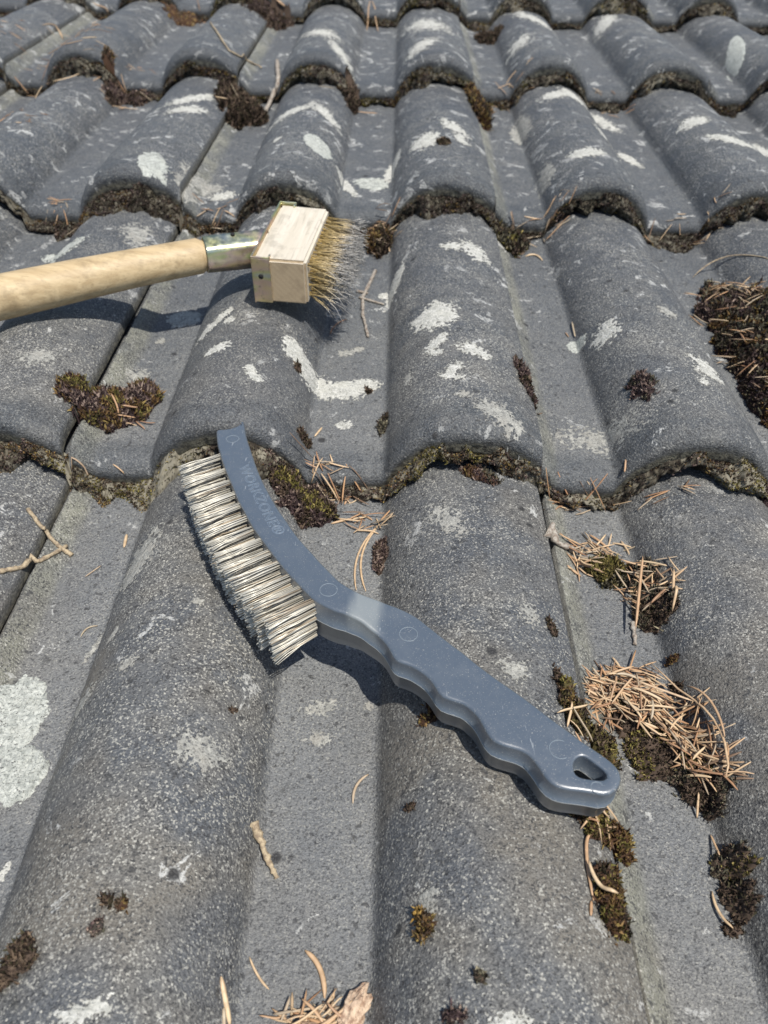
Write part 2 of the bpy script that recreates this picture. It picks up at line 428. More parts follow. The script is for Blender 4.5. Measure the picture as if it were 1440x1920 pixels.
for k in range(KMIN, KMAX+1):
    seen = [i for i in sorted(i for (i, kk) in tiles if kk == k) if vis[(i, k)] > 0]
    trait = {-1: 'speckled dark grey', 0: 'slate grey', 1: 'lichen-blotched grey', 2: 'white-flecked grey', 3: 'mossy grey', 4: 'mossy dark'}.get(k, 'grey')
    for (i, kk), o in tiles.items():
        if kk != k: continue
        if i in seen:
            n = seen.index(i)
            t = f"{trait} two-roll concrete tile in the {CN[k+1]} course, {ORD[n]} tile from the left"
            if (i, k) == (-1, -1): t = 'speckled two-roll tile in the bottom course lying under the wire brush head and most of its handle'
            if (i, k) == (-1, 0): t = 'slate grey two-roll tile in the second course carrying the block of the long-handled brush'
        else:
            side = 'left' if i < 0 else 'right'
            row = [j for j in sorted(ii for (ii, q) in tiles if q == k) if j not in seen and ((j < 0) == (i < 0))]
            d = (sorted(row, reverse=True) if side == 'left' else row).index(i)
            t = f"grey roof tile past the {side} edge of the picture, {CN[k+1]} course, {ORD[d]} outward"
        tag(o, t, 'roof tile', 'interlocking two-roll tiles laid in courses on the roof')

# ------------------------------------------------------------------ patches that lie on the tiles
class Blob:
    def __init__(s, px, py, rx, ry, rot=0, amp=.35, freq=None, seed=0):
        s.c = hit(px, py); sx, sy = px_scale(s.c); s.sx, s.sy = sx, sy
        s.rx, s.ry, s.rot, s.amp, s.seed = rx, ry, math.radians(rot), amp, seed
        s.fine = .0; s.ff = 900.; s.size = max(rx, ry); s.freq = freq or 2.2/(min(rx, ry)*sx)
    def field(s, x, y):
        a = (x-s.c[0])/s.sx; b = -(y-s.c[1])/s.sy
        c, d = math.cos(s.rot), math.sin(s.rot)
        p = (a*c+b*d)/s.rx; q = (-a*d+b*c)/s.ry
        return 1-np.sqrt(p*p+q*q)+s.amp*(fbm(x*s.freq, y*s.freq, 5, s.seed)+s.fine*fbm(x*s.ff, y*s.ff, 2, s.seed+9))
    def box(s):
        c, d = abs(math.cos(s.rot)), abs(math.sin(s.rot)); m = 1+s.amp
        ex = (s.rx*c+s.ry*d)*s.sx*m; ey = (s.rx*d+s.ry*c)*s.sy*m
        return s.c[0]-ex, s.c[0]+ex, s.c[1]-ey, s.c[1]+ey
def grid_patch(blobs, step, zf, thr=-.12):
    B = np.array([b.box() for b in blobs]); x0, x1, y0, y1 = B[:, 0].min(), B[:, 1].max(), B[:, 2].min(), B[:, 3].max()
    xs = np.arange(x0, x1+step, step); ys = np.arange(y0, y1+step, step)
    X, Y = np.meshgrid(xs, ys); F = np.max([b.field(X, Y) for b in blobs], 0)
    kc = math.floor((blobs[0].c[1]-Y0)/G)
    keep = (F > thr) & (Y < Y0+(kc+1)*G-.001) & (Y > Y0+kc*G-.001); Z = zf(X, Y, F)
    idx = -np.ones(X.shape, int)
    cell = keep[:-1, :-1] & keep[1:, :-1] & keep[:-1, 1:] & keep[1:, 1:]
    use = np.zeros(X.shape, bool); use[:-1, :-1] |= cell; use[1:, :-1] |= cell; use[:-1, 1:] |= cell; use[1:, 1:] |= cell
    # drop cells hidden under a lip edge jump
    idx[use] = np.arange(use.sum())
    v = np.stack([X[use], Y[use], Z[use]], -1)
    ci, cj = np.where(cell)
    f = np.stack([idx[ci, cj], idx[ci, cj+1], idx[ci+1, cj+1], idx[ci+1, cj]], -1)
    return v, f, F[use]
NP = [0]
def lichen(spec, label, m=M_LICH, th=.0006, frag=.55, group=None):
    NP[0] += 1
    bl = [Blob(*(list(s)+[0]*(5-len(s))), amp=frag, seed=NP[0]*17+j) for j, s in enumerate(spec)]
    step = max(bl[0].sx*1.2, .00035)
    for b_ in bl:
        b_.amp *= 1.35; b_.fine = .8 if frag > .3 else .55; b_.ff = min(900., .26/step); b_.freq *= 1.5 if frag > .3 else 1
    def zf(X, Y, F):
        e = np.clip(F*6, -1, 1)
        return surf(X, Y)+np.where(e > 0, th*np.sqrt(np.abs(e))*(.7+.5*fbm(X*900, Y*900, 3, 5)), e*.002)
    v, f, F = grid_patch(bl, step, zf)
    if len(f) < 4: print('lichen empty', label); return
    o = mesh_np('lichen_patch', v, f, m, loc=bl[0].c)
    tag(o, label, 'lichen', group)
    return o
LG = 'pale lichen patches grown on the tiles'
L = [
 ([(28,1345,56,72,-5),(34,1452,50,50,20)], 'large round grey-green lichen at the left edge, biggest on the roof', M_LICHG, .0016, .13),
 ([(262,1046,26,48,25),(250,1075,14,22,20)], 'pale wedge of lichen on the roll left of the wire brush head', M_LICHT, .0005, .6),
 ([(345,598,31,16,-4)], 'oval white lichen in the valley below the wooden handle', M_LICHG, .0009, .22),
 ([(388,620,22,10,-30),(418,592,22,9,-35),(430,600,12,7)], 'streaky white lichen on the roll below the metal ferrule', M_LICH, .0006, .5),
 ([(409,652,22,10,-12)], 'short white lichen dash just under the streaky pair', M_LICH, .0006, .4),
 ([(468,690,12,7),(478,705,18,9,25)], 'little twin white lichen specks above the wire brush tip', M_LICH, .0006, .5),
 ([(548,652,20,16,60),(566,680,30,14,60),(600,728,30,20,20),(645,732,42,18,-6),(688,722,26,11,0)], 'large L-shaped white lichen running from roll into valley', M_LICH, .0009, .42),
 ([(818,590,40,24,-12),(790,600,18,10)], 'biggest white lichen on the middle roll of the second course', M_LICH, .0008, .5),
 ([(812,648,18,9,-30),(828,634,14,9,-30),(820,660,14,6)], 'white lichen specks just below the biggest middle-roll patch', M_LICH, .0006, .6),
 ([(886,655,26,12,15),(910,668,10,7)], 'white lichen fleck on the right flank of the middle roll', M_LICH, .0006, .6),
 ([(852,690,20,10,-30),(850,705,24,7,10)], 'crumbly white lichen low on the middle roll, left of its flank', M_LICH, .0006, .65),
 ([(870,738,14,8),(765,712,8,12,20)], 'faint pale lichen specks above the middle lip', M_LICHT, .0004, .7),
 ([(945,782,46,18,28),(915,765,22,14)], 'pale yellowish lichen bloom near the lip of the middle roll', M_LICHT, .0004, .75),
 ([(740,535,10,34,28),(720,555,12,6,-10)], 'hooked white lichen streak on the left foot of the middle roll', M_LICH, .0006, .35),
 ([(848,462,22,8,0),(890,470,28,14,30)], 'white lichen smear high on the middle roll of the second course', M_LICH, .0006, .6),
 ([(1138,622,22,16,-35)], 'white lichen tuft at the foot of the right roll, second course', M_LICH, .0006, .55),
 ([(1079,652,15,11,10)], 'small solid white lichen dot in the right valley', M_LICHG, .0007, .25),
 ([(1318,682,26,10,20),(1330,700,28,10,10),(1320,715,12,8)], 'scattered white lichen high on the right roll, second course', M_LICH, .0006, .6),
 ([(1252,585,16,9,20)], 'thin pale lichen fleck near the top of the right roll', M_LICHT, .0004, .6),
 ([(1115,828,60,20,8)], 'broad pale lichen film at the lip of the right valley', M_LICHT, .0003, .8),
 ([(120,470,34,14,-25),(95,485,14,8)], 'pale lichen on the left roll just above the wooden handle', M_LICHG, .0007, .5),
 ([(255,440,26,18,30)], 'whitish lichen haze on the roll above the metal ferrule', M_LICHT, .0004, .7),
 ([(72,668,26,14,-10)], 'pale crumbly lichen on the left roll below the handle', M_LICHT, .0004, .7),
 ([(258,705,18,12,0),(300,640,10,6,0)], 'thin pale lichen in the left valley above the moss cushion', M_LICHT, .0004, .7),
 ([(645,797,14,9,0)], 'tiny white lichen blot in the middle valley', M_LICH, .0005, .5),
 ([(647,662,16,7,-10),(672,655,10,5)], 'small yellowish lichen beside the L-shaped one', M_LICHT, .0005, .5),
 ([(285,305,30,17,22)], 'bright oval lichen on the second roll of the third course', M_LICHG, .0008, .22),
 ([(595,271,28,15,18)], 'smooth pale-green oval lichen above the block of the long brush', M_LICHG, .0009, .14),
 ([(698,345,32,12,4)], 'white lichen lying in the valley right above the block', M_LICHG, .0008, .25),
 ([(380,350,34,12,-5),(350,358,20,10)], 'white lichen pair in the left valley lip, third course', M_LICHT, .0006, .5),
 ([(418,368,22,8,-10)], 'bright small lichen at the lip beside the left roll', M_LICH, .0006, .5),
 ([(800,262,26,14,-14),(785,272,14,6)], 'white lichen arc on the middle roll of the third course', M_LICH, .0006, .5),
 ([(850,238,28,10,30),(865,262,16,8,30)], 'white lichen on the right shoulder of the middle roll', M_LICH, .0006, .6),
 ([(1100,285,34,9,-6)], 'white lichen bar across the right-hand roll of the third course', M_LICH, .0006, .4),
 ([(1138,262,22,9,25),(1120,225,34,10,35)], 'cream lichen streak down the right roll, third course', M_LICH, .0006, .5),
 ([(1040,178,32,7,-12),(1075,180,24,9,25)], 'cream lichen curve at the top of the right roll', M_LICH, .0006, .5),
 ([(975,248,16,20,20)], 'cream lichen at the left foot of the right roll', M_LICHT, .0006, .4),
 ([(1180,300,22,8,40)], 'white lichen streak sliding into the right valley', M_LICH, .0006, .5),
 ([(1022,332,12,18,20)], 'pale lichen beside the foot of the right roll lip', M_LICHT, .0005, .4),
 ([(1302,228,30,8,-12),(1370,262,40,9,8)], 'white lichen bands on the far right roll, third course', M_LICH, .0006, .5),
 ([(1425,283,22,12,10)], 'bright lichen at the right edge of the third course', M_LICH, .0006, .4),
 ([(1380,97,30,9,-38)], 'glossy pale-green oval lichen on the far right roll near the top', M_LICHG, .0009, .10),
 ([(735,322,10,24,30),(650,350,26,8,38)], 'white lichen streaks flanking the middle valley lip', M_LICH, .0006, .4),
 ([(520,262,8,5),(545,210,40,8,-18),(610,212,34,8,25)], 'broken white lichen arcs across the roll behind the block', M_LICH, .0005, .6),
 ([(360,405-220,44,8,-22),(350,205,34,7,-15)], 'broken white lichen rows on the second roll, third course', M_LICH, .0005, .6),
 ([(640,230-130,30,9,28),(600,60,34,8,10)], 'white flecked lichen on the roll crest, fourth course', M_LICH, .0005, .7),
 ([(800,45,40,12,10),(790,85,28,10,-20)], 'white lichen cluster on the middle roll, fourth course', M_LICH, .0005, .7),
 ([(1000,35,34,9,25),(975,80,24,9,-15)], 'white lichen cluster right of the middle, fourth course', M_LICH, .0005, .7),
 ([(1135,42,22,9,-20)], 'bright bluish-white lichen on the fourth-course right roll', M_LICH, .0006, .5),
 ([(365,1402,34,28,20),(400,1415,18,16)], 'crumbled white lichen on the left roll below the brush head', M_LICHT, .0005, .85),
 ([(600,1328,30,13,-10),(598,1386,26,12,0)], 'two rows of white lichen crumbs in the middle valley', M_LICHT, .0004, .85),
 ([(962,1255,26,20,10)], 'roundish pale lichen right of the grip of the wire brush', M_LICHT, .0005, .7),
 ([(152,1322,16,34,35)], 'narrow pink-grey lichen on the left roll, lower part', M_LICHT, .0004, .6),
 ([(182,1210,7,36,22),(212,1190,8,14,30)], 'thin white lichen lines at the left foot of the left roll', M_LICHT, .0004, .5),
 ([(240,1243,16,12,-20)], 'small white lichen right of the thin lines', M_LICHT, .0004, .7),
 ([(168,1895,40,18,-30),(130,1905,26,16)], 'ragged white lichen at the bottom edge, left of the needles', M_LICH, .0006, .65),
 ([(955,1912,44,14,-6)], 'chalky white lichen at the bottom edge below the handle', M_LICH, .0007, .6),
 ([(800,1692,18,28,5)], 'pinkish pale lichen just above the orange-topped moss tuft', M_LICHT, .0004, .8),
 ([(5,1640,8,24,15)], 'sliver of white lichen cut by the left edge', M_LICH, .0005, .5),
 ([(690,1165+160,10,8),(372,1128,12,8,-20)], 'tiny pale lichen specks beside the bristles', M_LICHT, .0004, .7),
 ([(840,975,36,20,40)], 'faint pale lichen on the middle roll under the lip, bottom course', M_LICHT, .0003, .9),
 ([(992,1150,16,18,0)], 'faint pale lichen against the joint right of the middle roll', M_LICHT, .0003, .9),
]
for s, lab, m, th, fr in L: lichen(s, lab, m, th, fr, LG)

# ------------------------------------------------------------------ moss
PAL = {
 'dark': np.array([(.024, .017, .013), (.042, .029, .022), (.065, .046, .034), (.04, .036, .02), (.11, .08, .055)]),
 'purple': np.array([(.055, .036, .036), (.085, .058, .052), (.028, .018, .018), (.13, .095, .08), (.21, .16, .13)]),
 'olive': np.array([(.10, .09, .025), (.15, .13, .04), (.06, .05, .02), (.045, .03, .018), (.20, .16, .06)]),
 'brown': np.array([(.10, .06, .025), (.15, .095, .04), (.055, .03, .018), (.19, .14, .05), (.035, .022, .015)]),
 'grit': np.array([(.07, .065, .045), (.12, .11, .075), (.04, .035, .028), (.17, .15, .10), (.025, .02, .016)]),
 'ochre': np.array([(.28, .17, .04), (.2, .13, .05), (.33, .22, .07), (.12, .07, .03), (.08, .05, .03)]),
}
for k_ in PAL: PAL[k_] = PAL[k_]*(1.1 if k_ == 'ochre' else 1.4)
def shoots(P, N, L_, W_, cols, r):
    """little two-quad leafy blades at P, leaning about N"""
    n = len(P)
    d = N+r.normal(0, .55, (n, 3)); d[:, 2] = np.abs(d[:, 2])+.25; d /= np.linalg.norm(d, axis=1)[:, None]
    a = r.normal(size=(n, 3)); s = np.cross(d, a); s /= np.linalg.norm(s, axis=1)[:, None]
    L_ = L_[:, None]; W_ = W_[:, None]; bend = r.normal(0, .25, (n, 3))*L_
    q = np.cross(d, s)
    v = np.stack([P-s*W_*.5, P+s*W_*.5, P+d*L_*.55+s*W_*.7+bend*.3, P+d*L_*.55-s*W_*.7+bend*.3, P+d*L_+bend,
                  P-q*W_*.5, P+q*W_*.5, P+d*L_*.7+q*W_*.7+bend*.4], 1)
    b = (np.arange(n)*8)[:, None]
    f = np.concatenate([b+np.array([[0, 1, 2]]), b+np.array([[0, 2, 3]]), b+np.array([[3, 2, 4]]), b+np.array([[5, 6, 7]]), b+np.array([[6, 4, 7]])])
    c = np.repeat(cols[:, None], 8, 1)
    return v.reshape(-1, 3), f, c.reshape(-1, 3)
MOUNDS = []
def mound_h(x, y):
    z = np.zeros(np.shape(x))
    for bl, h in MOUNDS:
        for b in bl:
            q = b.box()
            if np.max(x) < q[0] or np.min(x) > q[1] or np.max(y) < q[2] or np.min(y) > q[3]: continue
            F = b.field(x, y); z = np.maximum(z, h*np.sqrt(np.clip(F*1.6, 0, 1)))
    return z
def moss(spec, h, pals, label, dens=1.0, L0=.0020, W0=.0008, amp=.55, name='moss_clump', cat='moss'):
    NP[0] += 1; r = np.random.default_rng(NP[0])
    bl = [Blob(*(list(s)+[0]*(5-len(s))), amp=amp, seed=NP[0]*13+j) for j, s in enumerate(spec)]
    step = max(.0008, bl[0].sx*1.6)
    def top(X, Y, F): return surf(X, Y)+np.where(F > 0, h*np.sqrt(np.clip(F*1.6, 0, 1))*(.75+.5*fbm(X*500, Y*500, 3, 2)), -.003)
    for b_ in bl: b_.rx *= .88; b_.ry *= .88
    v, f, F = grid_patch(bl, step, top)
    if len(f) < 2: print('moss empty', label); return
    # scatter
    B = np.array([b.box() for b in bl]); area = (B[:, 1].max()-B[:, 0].min())*(B[:, 3].max()-B[:, 2].min())
    n = int(min(60000, area*1e6*2.4*dens*min(1, .00030/bl[0].sx+.2)))
    X = r.uniform(B[:, 0].min(), B[:, 1].max(), n); Y = r.uniform(B[:, 2].min(), B[:, 3].max(), n)
    FF = np.max([b.field(X, Y) for b in bl], 0); kc = math.floor((bl[0].c[1]-Y0)/G); kp = (FF > .02) & (Y < Y0+(kc+1)*G-.001) & (Y > Y0+kc*G-.001)
    X, Y, FF = X[kp], Y[kp], FF[kp]; Z = top(X, Y, FF)-.0006
    cx, cy = bl[0].c[:2]; N = np.stack([(X-cx)*25, (Y-cy)*25, np.full(len(X), 1.)], -1)*np.array([1, 1, 1]); N[:, :2] *= (1-np.clip(FF, 0, 1))[:, None]
    sel = fbm(X*110, Y*110, 3, NP[0]); q = np.clip(((sel+.45)/.9*len(pals)), 0, len(pals)-1e-3).astype(int)
    C = np.array([PAL[pals[a]][r.integers(0, 5)] for a in q]) if len(q) else np.zeros((0, 3))
    sc_ = max(1., bl[0].sx/.00028)
    v2, f2, c2 = shoots(np.stack([X, Y, Z], -1), N, r.uniform(.4, 1.3, len(X))*min(L0, .0026)*min(sc_, 1.8), r.uniform(.6, 1.4, len(X))*W0*.78*min(sc_, 2.), C, r)
    base = np.array(PAL[pals[0]][2])*.8
    f4 = np.concatenate([f[:, [0, 1, 2]], f[:, [0, 2, 3]]])
    V = np.concatenate([v, v2]); Fc = np.concatenate([f4, f2+len(v)]); C = np.concatenate([np.tile(base, (len(v), 1)), c2])
    o = mesh_np(name, V, Fc, M_MOSS, cols=C, smooth=False, loc=bl[0].c)
    tag(o, label, cat, 'moss clumps growing on the roof tiles'); MOUNDS.append((bl, h))
    return o
moss([(184,770,62,28,4),(264,756,34,34,-20),(222,780,56,24,0),(228,764,34,22)], .013, ['purple','brown','olive'], 'two-lobed moss cushion with olive crowns in the left valley', 1.3, .0034)
moss([(985,712,16,40,-20)], .006, ['purple','dark'], 'narrow dark moss strip against the joint of the right valley, second course')
moss([(1205,726,24,24,0)], .007, ['purple','grit'], 'solitary grey-purple moss ball on the right roll, second course')
moss([(1372,592,66,50,20),(1408,665,66,80,15),(1428,745,42,70,0)],   .015, ['purple','dark','grit','brown'], 'big dark moss mass at the right edge, second course', 1.3)
moss([(565,935,62,48,10),(535,885,38,26,30),(600,965,34,28),(500,860,30,16,20)], .012, ['purple','dark','olive'], 'plump purple moss between brush head and the middle valley lip', 1.2, .003)
moss([(712,1045,16,38,5)], .006, ['dark','purple'], 'slim dark moss at the left foot of the middle roll, above the brush neck')
moss([(900,893,46,13,18)], .005, ['brown','purple','grit'], 'reddish moss fringe on the middle roll just below its lip', 1.2)
moss([(1140,1078,44,32,15)], .009, ['olive','olive','grit'], 'green moss cushion within the upper needle litter', 1.4, .0024)
moss([(1222,1150,38,38,0),(1195,1090,30,30,0)], .008, ['dark','grit'], 'black-green moss at the lower end of the upper needle litter', 1.3, .003)
moss([(1085,1345,46,38,25),(1130,1400,40,28,25),(1060,1300,18,30,10)], .009, ['olive','dark','brown'], 'olive moss hugging the top side of the handle near the hole', 1.3, .0022)
moss([(1225,1415,66,50,20),(1185,1340,78,62,40),(1285,1440,34,40,0)], .009, ['dark','olive'], 'moss bed beneath the large pile of needles', 1.0)
moss([(1300,1478,48,34,25),(1332,1520,16,20)], .008, ['dark','grit','olive'], 'dark moss at the bottom end of the large needle pile', 1.3, .003)
moss([(1118,1540,54,40,0),(1150,1580,48,40,10)], .008, ['brown','olive','ochre'], 'golden-brown moss below the rounded end of the brush handle', 1.5, .0026)
moss([(1140,1655,38,36,0),(1152,1715,38,58,5)], .007, ['brown','olive','dark'], 'long brown moss strip further down the right joint', 1.4, .0024)
moss([(1370,1625,34,32,10)], .006, ['dark','grit','olive'], 'upper of the twin dark moss tufts near the lower right edge', 1.3)
moss([(1378,1690,26,36,0)], .006, ['dark'], 'lower of the twin dark moss tufts near the lower right edge', 1.3)
moss([(38,1800,38,42,10),(8,1835,16,24)], .006, ['dark','dark'], 'round blackish moss tuft at the lower left edge', 1.5, .0035)
moss([(202,1690,13,11)], .004, ['dark'], 'left one of two small dark moss dots on the lower left roll', 1.8, .003)
moss([(231,1696,14,13)], .004, ['brown','dark'], 'right one of two small dark moss dots on the lower left roll', 1.8, .003)
moss([(183,1740,18,20)], .003, ['grit','purple'], 'faint grey moss stain below the two small dots', .9, .002)
moss([(793,1745,18,26,5)], .006, ['dark','brown'], 'isolated brown moss tuft on the middle roll near the bottom', 1.8, .003)
moss([(783,1718,9,9)], .007, ['ochre'], 'bright ochre cap on top of the isolated brown tuft', 2, .0028)
moss([(898,1832,15,13)], .0035, ['dark','grit'], 'small grey-brown moss spot at the bottom of the middle roll', 1.6)
moss([(850,1906,26,16)], .004, ['purple','grit'], 'grey tuft at the bottom edge under the middle roll', 1.4)
moss([(768,1515,13,9)], .0025, ['dark'], 'tiny dark moss spot left of the handle end', 1.5)
moss([(573,827,13,11)], .004, ['dark'], 'little black moss tuft in the middle valley above the brush', 1.8)
moss([(438,1333,9,6)], .002, ['dark'], 'tiny dark moss speck on the left roll below the bristles', 1.5)
moss([(820,1338,34,10,40),(800,1350,20,12)], .003, ['brown','ochre'], 'sparse reddish moss in front of the first grip hollow', .8, .003)
moss([(1035,1178,9,18,-15)], .003, ['dark'], 'tiny moss in the crack right of the middle roll', 1.4)
moss([(1259,1238,9,8)], .003, ['brown'], 'single moss crumb above the large needle pile', 1.8)
moss([(1268,1292,8,14,-20)], .003, ['dark'], 'thin moss crumb at the right of the large needle pile', 1.6)
moss([(1048,1275,10,26,-15)], .004, ['dark','purple'], 'dark moss in the joint above the handle', 1.4)
moss([(1372,1745,22,14,10)], .003, ['dark'], 'flat dark moss flecks under the lower twin tuft', 1.2)
moss([(712,452,26,34,10)], .012, ['dark','brown'], 'dark moss knot right beside the long brush bristles', 1., .003)
moss([(955,456,34,26,20)], .010, ['olive','grit','dark'], 'greenish moss lump under the lip right of the middle roll', 1., .003)
moss([(448,210,34,28,5),(480,228,22,12,0)], .018, ['dark','dark'], 'black moss knob on the joint of the fourth course lip', .9, .0035)
moss([(898,212,22,32,-20)], .016, ['brown','brown','dark'], 'brown tufted moss lump at the foot of the middle roll, fourth course lip', .9, .0035)
moss([(915,76,24,11,0)], .009, ['dark'], 'dark moss oval in a valley near the top', .8)
moss([(505,18,44,20,0)], .014, ['dark','purple'], 'dark moss hump at the top edge left of the middle', .7)
moss([(225,172,22,24,-10),(265,185,26,16)], .010, ['dark','purple'], 'rough dark moss beside the joint, upper left', .7)
moss([(208,140,10,10),(350,35,34,14,0)], .012, ['brown','dark'], 'brownish moss among needles at the upper left', .7)
moss([(660,180,16,24,0)], .010, ['dark'], 'dark moss at the right foot of the upper middle-left roll', .8)
moss([(832,268,13,6)], .003, ['dark'], 'small dark fleck on the crest of the third course middle roll', 1)
moss([(690,735,8,6),(560,690,6,10)], .002, ['dark'], 'tiny dark crumbs in the middle valley near the L-shaped lichen', 1.5)
moss([(718,800,10,22,10)], .004, ['grit','dark'], 'greyish moss at the left foot of the middle roll lip', 1.4)
moss([(1425,925,26,26,0)], .010, ['purple','brown'], 'brown moss blob at the right edge under the second course lip', 1.3)
moss([(1020,1400,6,6),(570,700,7,7)], .002, ['dark'], 'single black crumb on the L-shaped lichen', 1.5)

# moss and grit packed under every lip: nobody could count it
def lip_strip(k, xa, xb, name='moss_fringe'):
    r = np.random.default_rng(500+k)
    step = .0007 if k <= 0 else .0011 if k < 3 else .002
    xs = np.arange(xa, xb, step); S = np.linspace(0, 1, 18)
    V = []
    def sheet(xs, s):
        i = np.floor(xs/.3+1e-9).astype(int); dy = np.array([jit(a, k)[1] for a in i])
        lip = Y0+k*G+dy
        reach = .0045+.014*np.clip(fbm(xs*34, xs*0+k*3.3, 4, 77)*2.0+.22, -.15, 1.5)+.0035*np.clip(fbm(xs*160, xs*0+k, 3, 78), -1, 1)
        reach = reach*(1.5 if k > 0 else 1.05); y = lip+.004*s-reach*(1-s)**1.0
        zt = np.array([0.]*len(xs))
        for a in np.unique(i):
            m = i == a; zt[m] = tile_z(a, k, xs[m], np.full(m.sum(), Y0+k*G+.0145))-.0125
        zb = np.array([0.]*len(xs))
        for a in np.unique(i):
            m = i == a; zb[m] = tile_z(a, k-1, xs[m], y[m])
        gap = sm(-.2, .08, fbm(xs*45, xs*0+k*7.7, 3, 99))          # here and there the gap stays open
        hgt = np.clip(zt-zb, .001, .04)*np.sin(s*math.pi/2)**.7*(.62+.38*gap)
        crack = sm(-.05, .15, fbm(xs*16, xs*0+k*1.9, 3, 321)); y = y+crack*.011*np.clip(1-s/.30, 0, 1)
        z = zb-.001+hgt+.0022*fbm(xs*300, y*300+s*3, 3, 5)*np.sin(s*math.pi)**.5
        y = y+(.0032*fbm(xs*210, s*9+k, 3, 15)+.0016*fbm(xs*700, s*26+k, 2, 16))*np.sin(s*math.pi)**.4
        return np.stack([xs, y-.002*np.sin(s*math.pi), z], -1)
    rows = [sheet(xs, np.full(len(xs), s)) for s in S]
    v = np.concatenate(rows); n = len(xs); idx = np.arange(len(v)).reshape(len(S), n)
    f = np.stack([idx[:-1, :-1], idx[:-1, 1:], idx[1:, 1:], idx[1:, :-1]], -1).reshape(-1, 4)
    f3 = np.concatenate([f[:, [0, 1, 2]], f[:, [0, 2, 3]]])
    zone = fbm(v[:, 0]*22, v[:, 0]*0+k*4.4, 3, 61)
    t = .55*zone+fbm(v[:, 0]*420, v[:, 2]*420+v[:, 1]*300, 3, 8)+.35*fbm(v[:, 0]*30, v[:, 2]*30, 2, 4)
    pick = np.array([(.025, .02, .015), (.045, .038, .028), (.075, .065, .046), (.125, .11, .082), (.19, .175, .135)])
    c0 = pick[np.clip(((t+.45)*5/.9).astype(int), 0, 4)]
    ns = int((xb-xa)*{-1: 0, 0: 34000, 1: 22000, 2: 14000}.get(k, 8000))
    X = np.sort(r.uniform(xa, xb, ns)); s = r.uniform(0, .95, ns)
    where = fbm(X*26, X*0+k*2.1, 3, 200+k); pr = np.clip((where+.55)*1.3, .15, 1); kp = r.uniform(0, 1, ns) < pr; X = X[kp]; s = s[kp]; where = where[kp]
    P = sheet(X, s); N = np.tile(np.array([0, -.6, .6]), (len(X), 1))
    pn = ['grit', 'dark', 'purple', 'brown', 'dark', 'olive']; w2 = .8*fbm(X*22, X*0+k*4.4, 3, 61)+.6*fbm(X*90, s*3+k, 3, 31)
    q = np.clip(((w2+.5)*len(pn)), 0, len(pn)-.01).astype(int)
    C = np.array([PAL[pn[a]][r.integers(0, 5)] for a in q]); dkf = 1. if k == 0 else .68; C = C*dkf; c0 = c0*dkf
    big = {0: 1, 1: 1.25, 2: 1.6}.get(k, 2.)
    v2, f2, c2 = shoots(P, N, r.uniform(.5, 1.3, len(X))*.0018*big, r.uniform(.5, 1.3, len(X))*.0006*big, C, r)
    o = mesh_np(name, np.concatenate([v, v2]), np.concatenate([f3, f2+len(v)]), M_MOSS, cols=np.concatenate([c0, c2]), smooth=False, loc=(0, Y0+k*G, 0))
    nm = ['second', 'third', 'fourth', 'fifth', 'sixth', 'seventh'][k]
    return tag(o, f'dark moss and grit packed under the lips of the {nm} course of tiles', 'moss', None, 'stuff')
for k in range(0, 6):
    e = {0: .75, 1: .95, 2: 1.2}.get(k, 1.7); lip_strip(k, X0-e, X0+e)

# ------------------------------------------------------------------ tubes
def tube(pts, rad, n=7, flat=1., cap=True, up=(0, 0, 1)):
    pts = np.asarray(pts, float); m = len(pts); rad = np.broadcast_to(np.asarray(rad, float), (m,))
    tg = np.gradient(pts, axis=0); tg /= np.linalg.norm(tg, axis=1)[:, None]
    v = []; U0 = np.array(up, float)
    for i in range(m):
        s = np.cross(tg[i], U0)
        if np.linalg.norm(s) < 1e-3: s = np.cross(tg[i], np.array([1., .1, 0]))
        s /= np.linalg.norm(s); u = np.cross(s, tg[i])
        for j in range(n):
            a = 2*math.pi*j/n; v.append(pts[i]+rad[i]*(math.cos(a)*s+flat*math.sin(a)*u))
    f = [(i*n+j, i*n+(j+1) % n, (i+1)*n+(j+1) % n, (i+1)*n+j) for i in range(m-1) for j in range(n)]
    if cap: f += [tuple(range(n))[::-1], tuple((m-1)*n+j for j in range(n))]
    return np.array(v), f
def join(parts):
    V = []; Fa = []; o = 0
    for v, f in parts: V.append(v); Fa += [tuple(i+o for i in q) for q in f]; o += len(v)
    return np.concatenate(V), Fa
def bez(p0, p1, p2, n=9):
    t = np.linspace(0, 1, n)[:, None]; p0, p1, p2 = map(np.asarray, (p0, p1, p2)); return (1-t)**2*p0+2*t*(1-t)*p1+t*t*p2
def ground(x, y): return surf(x, y)+mound_h(np.atleast_1d(x), np.atleast_1d(y))

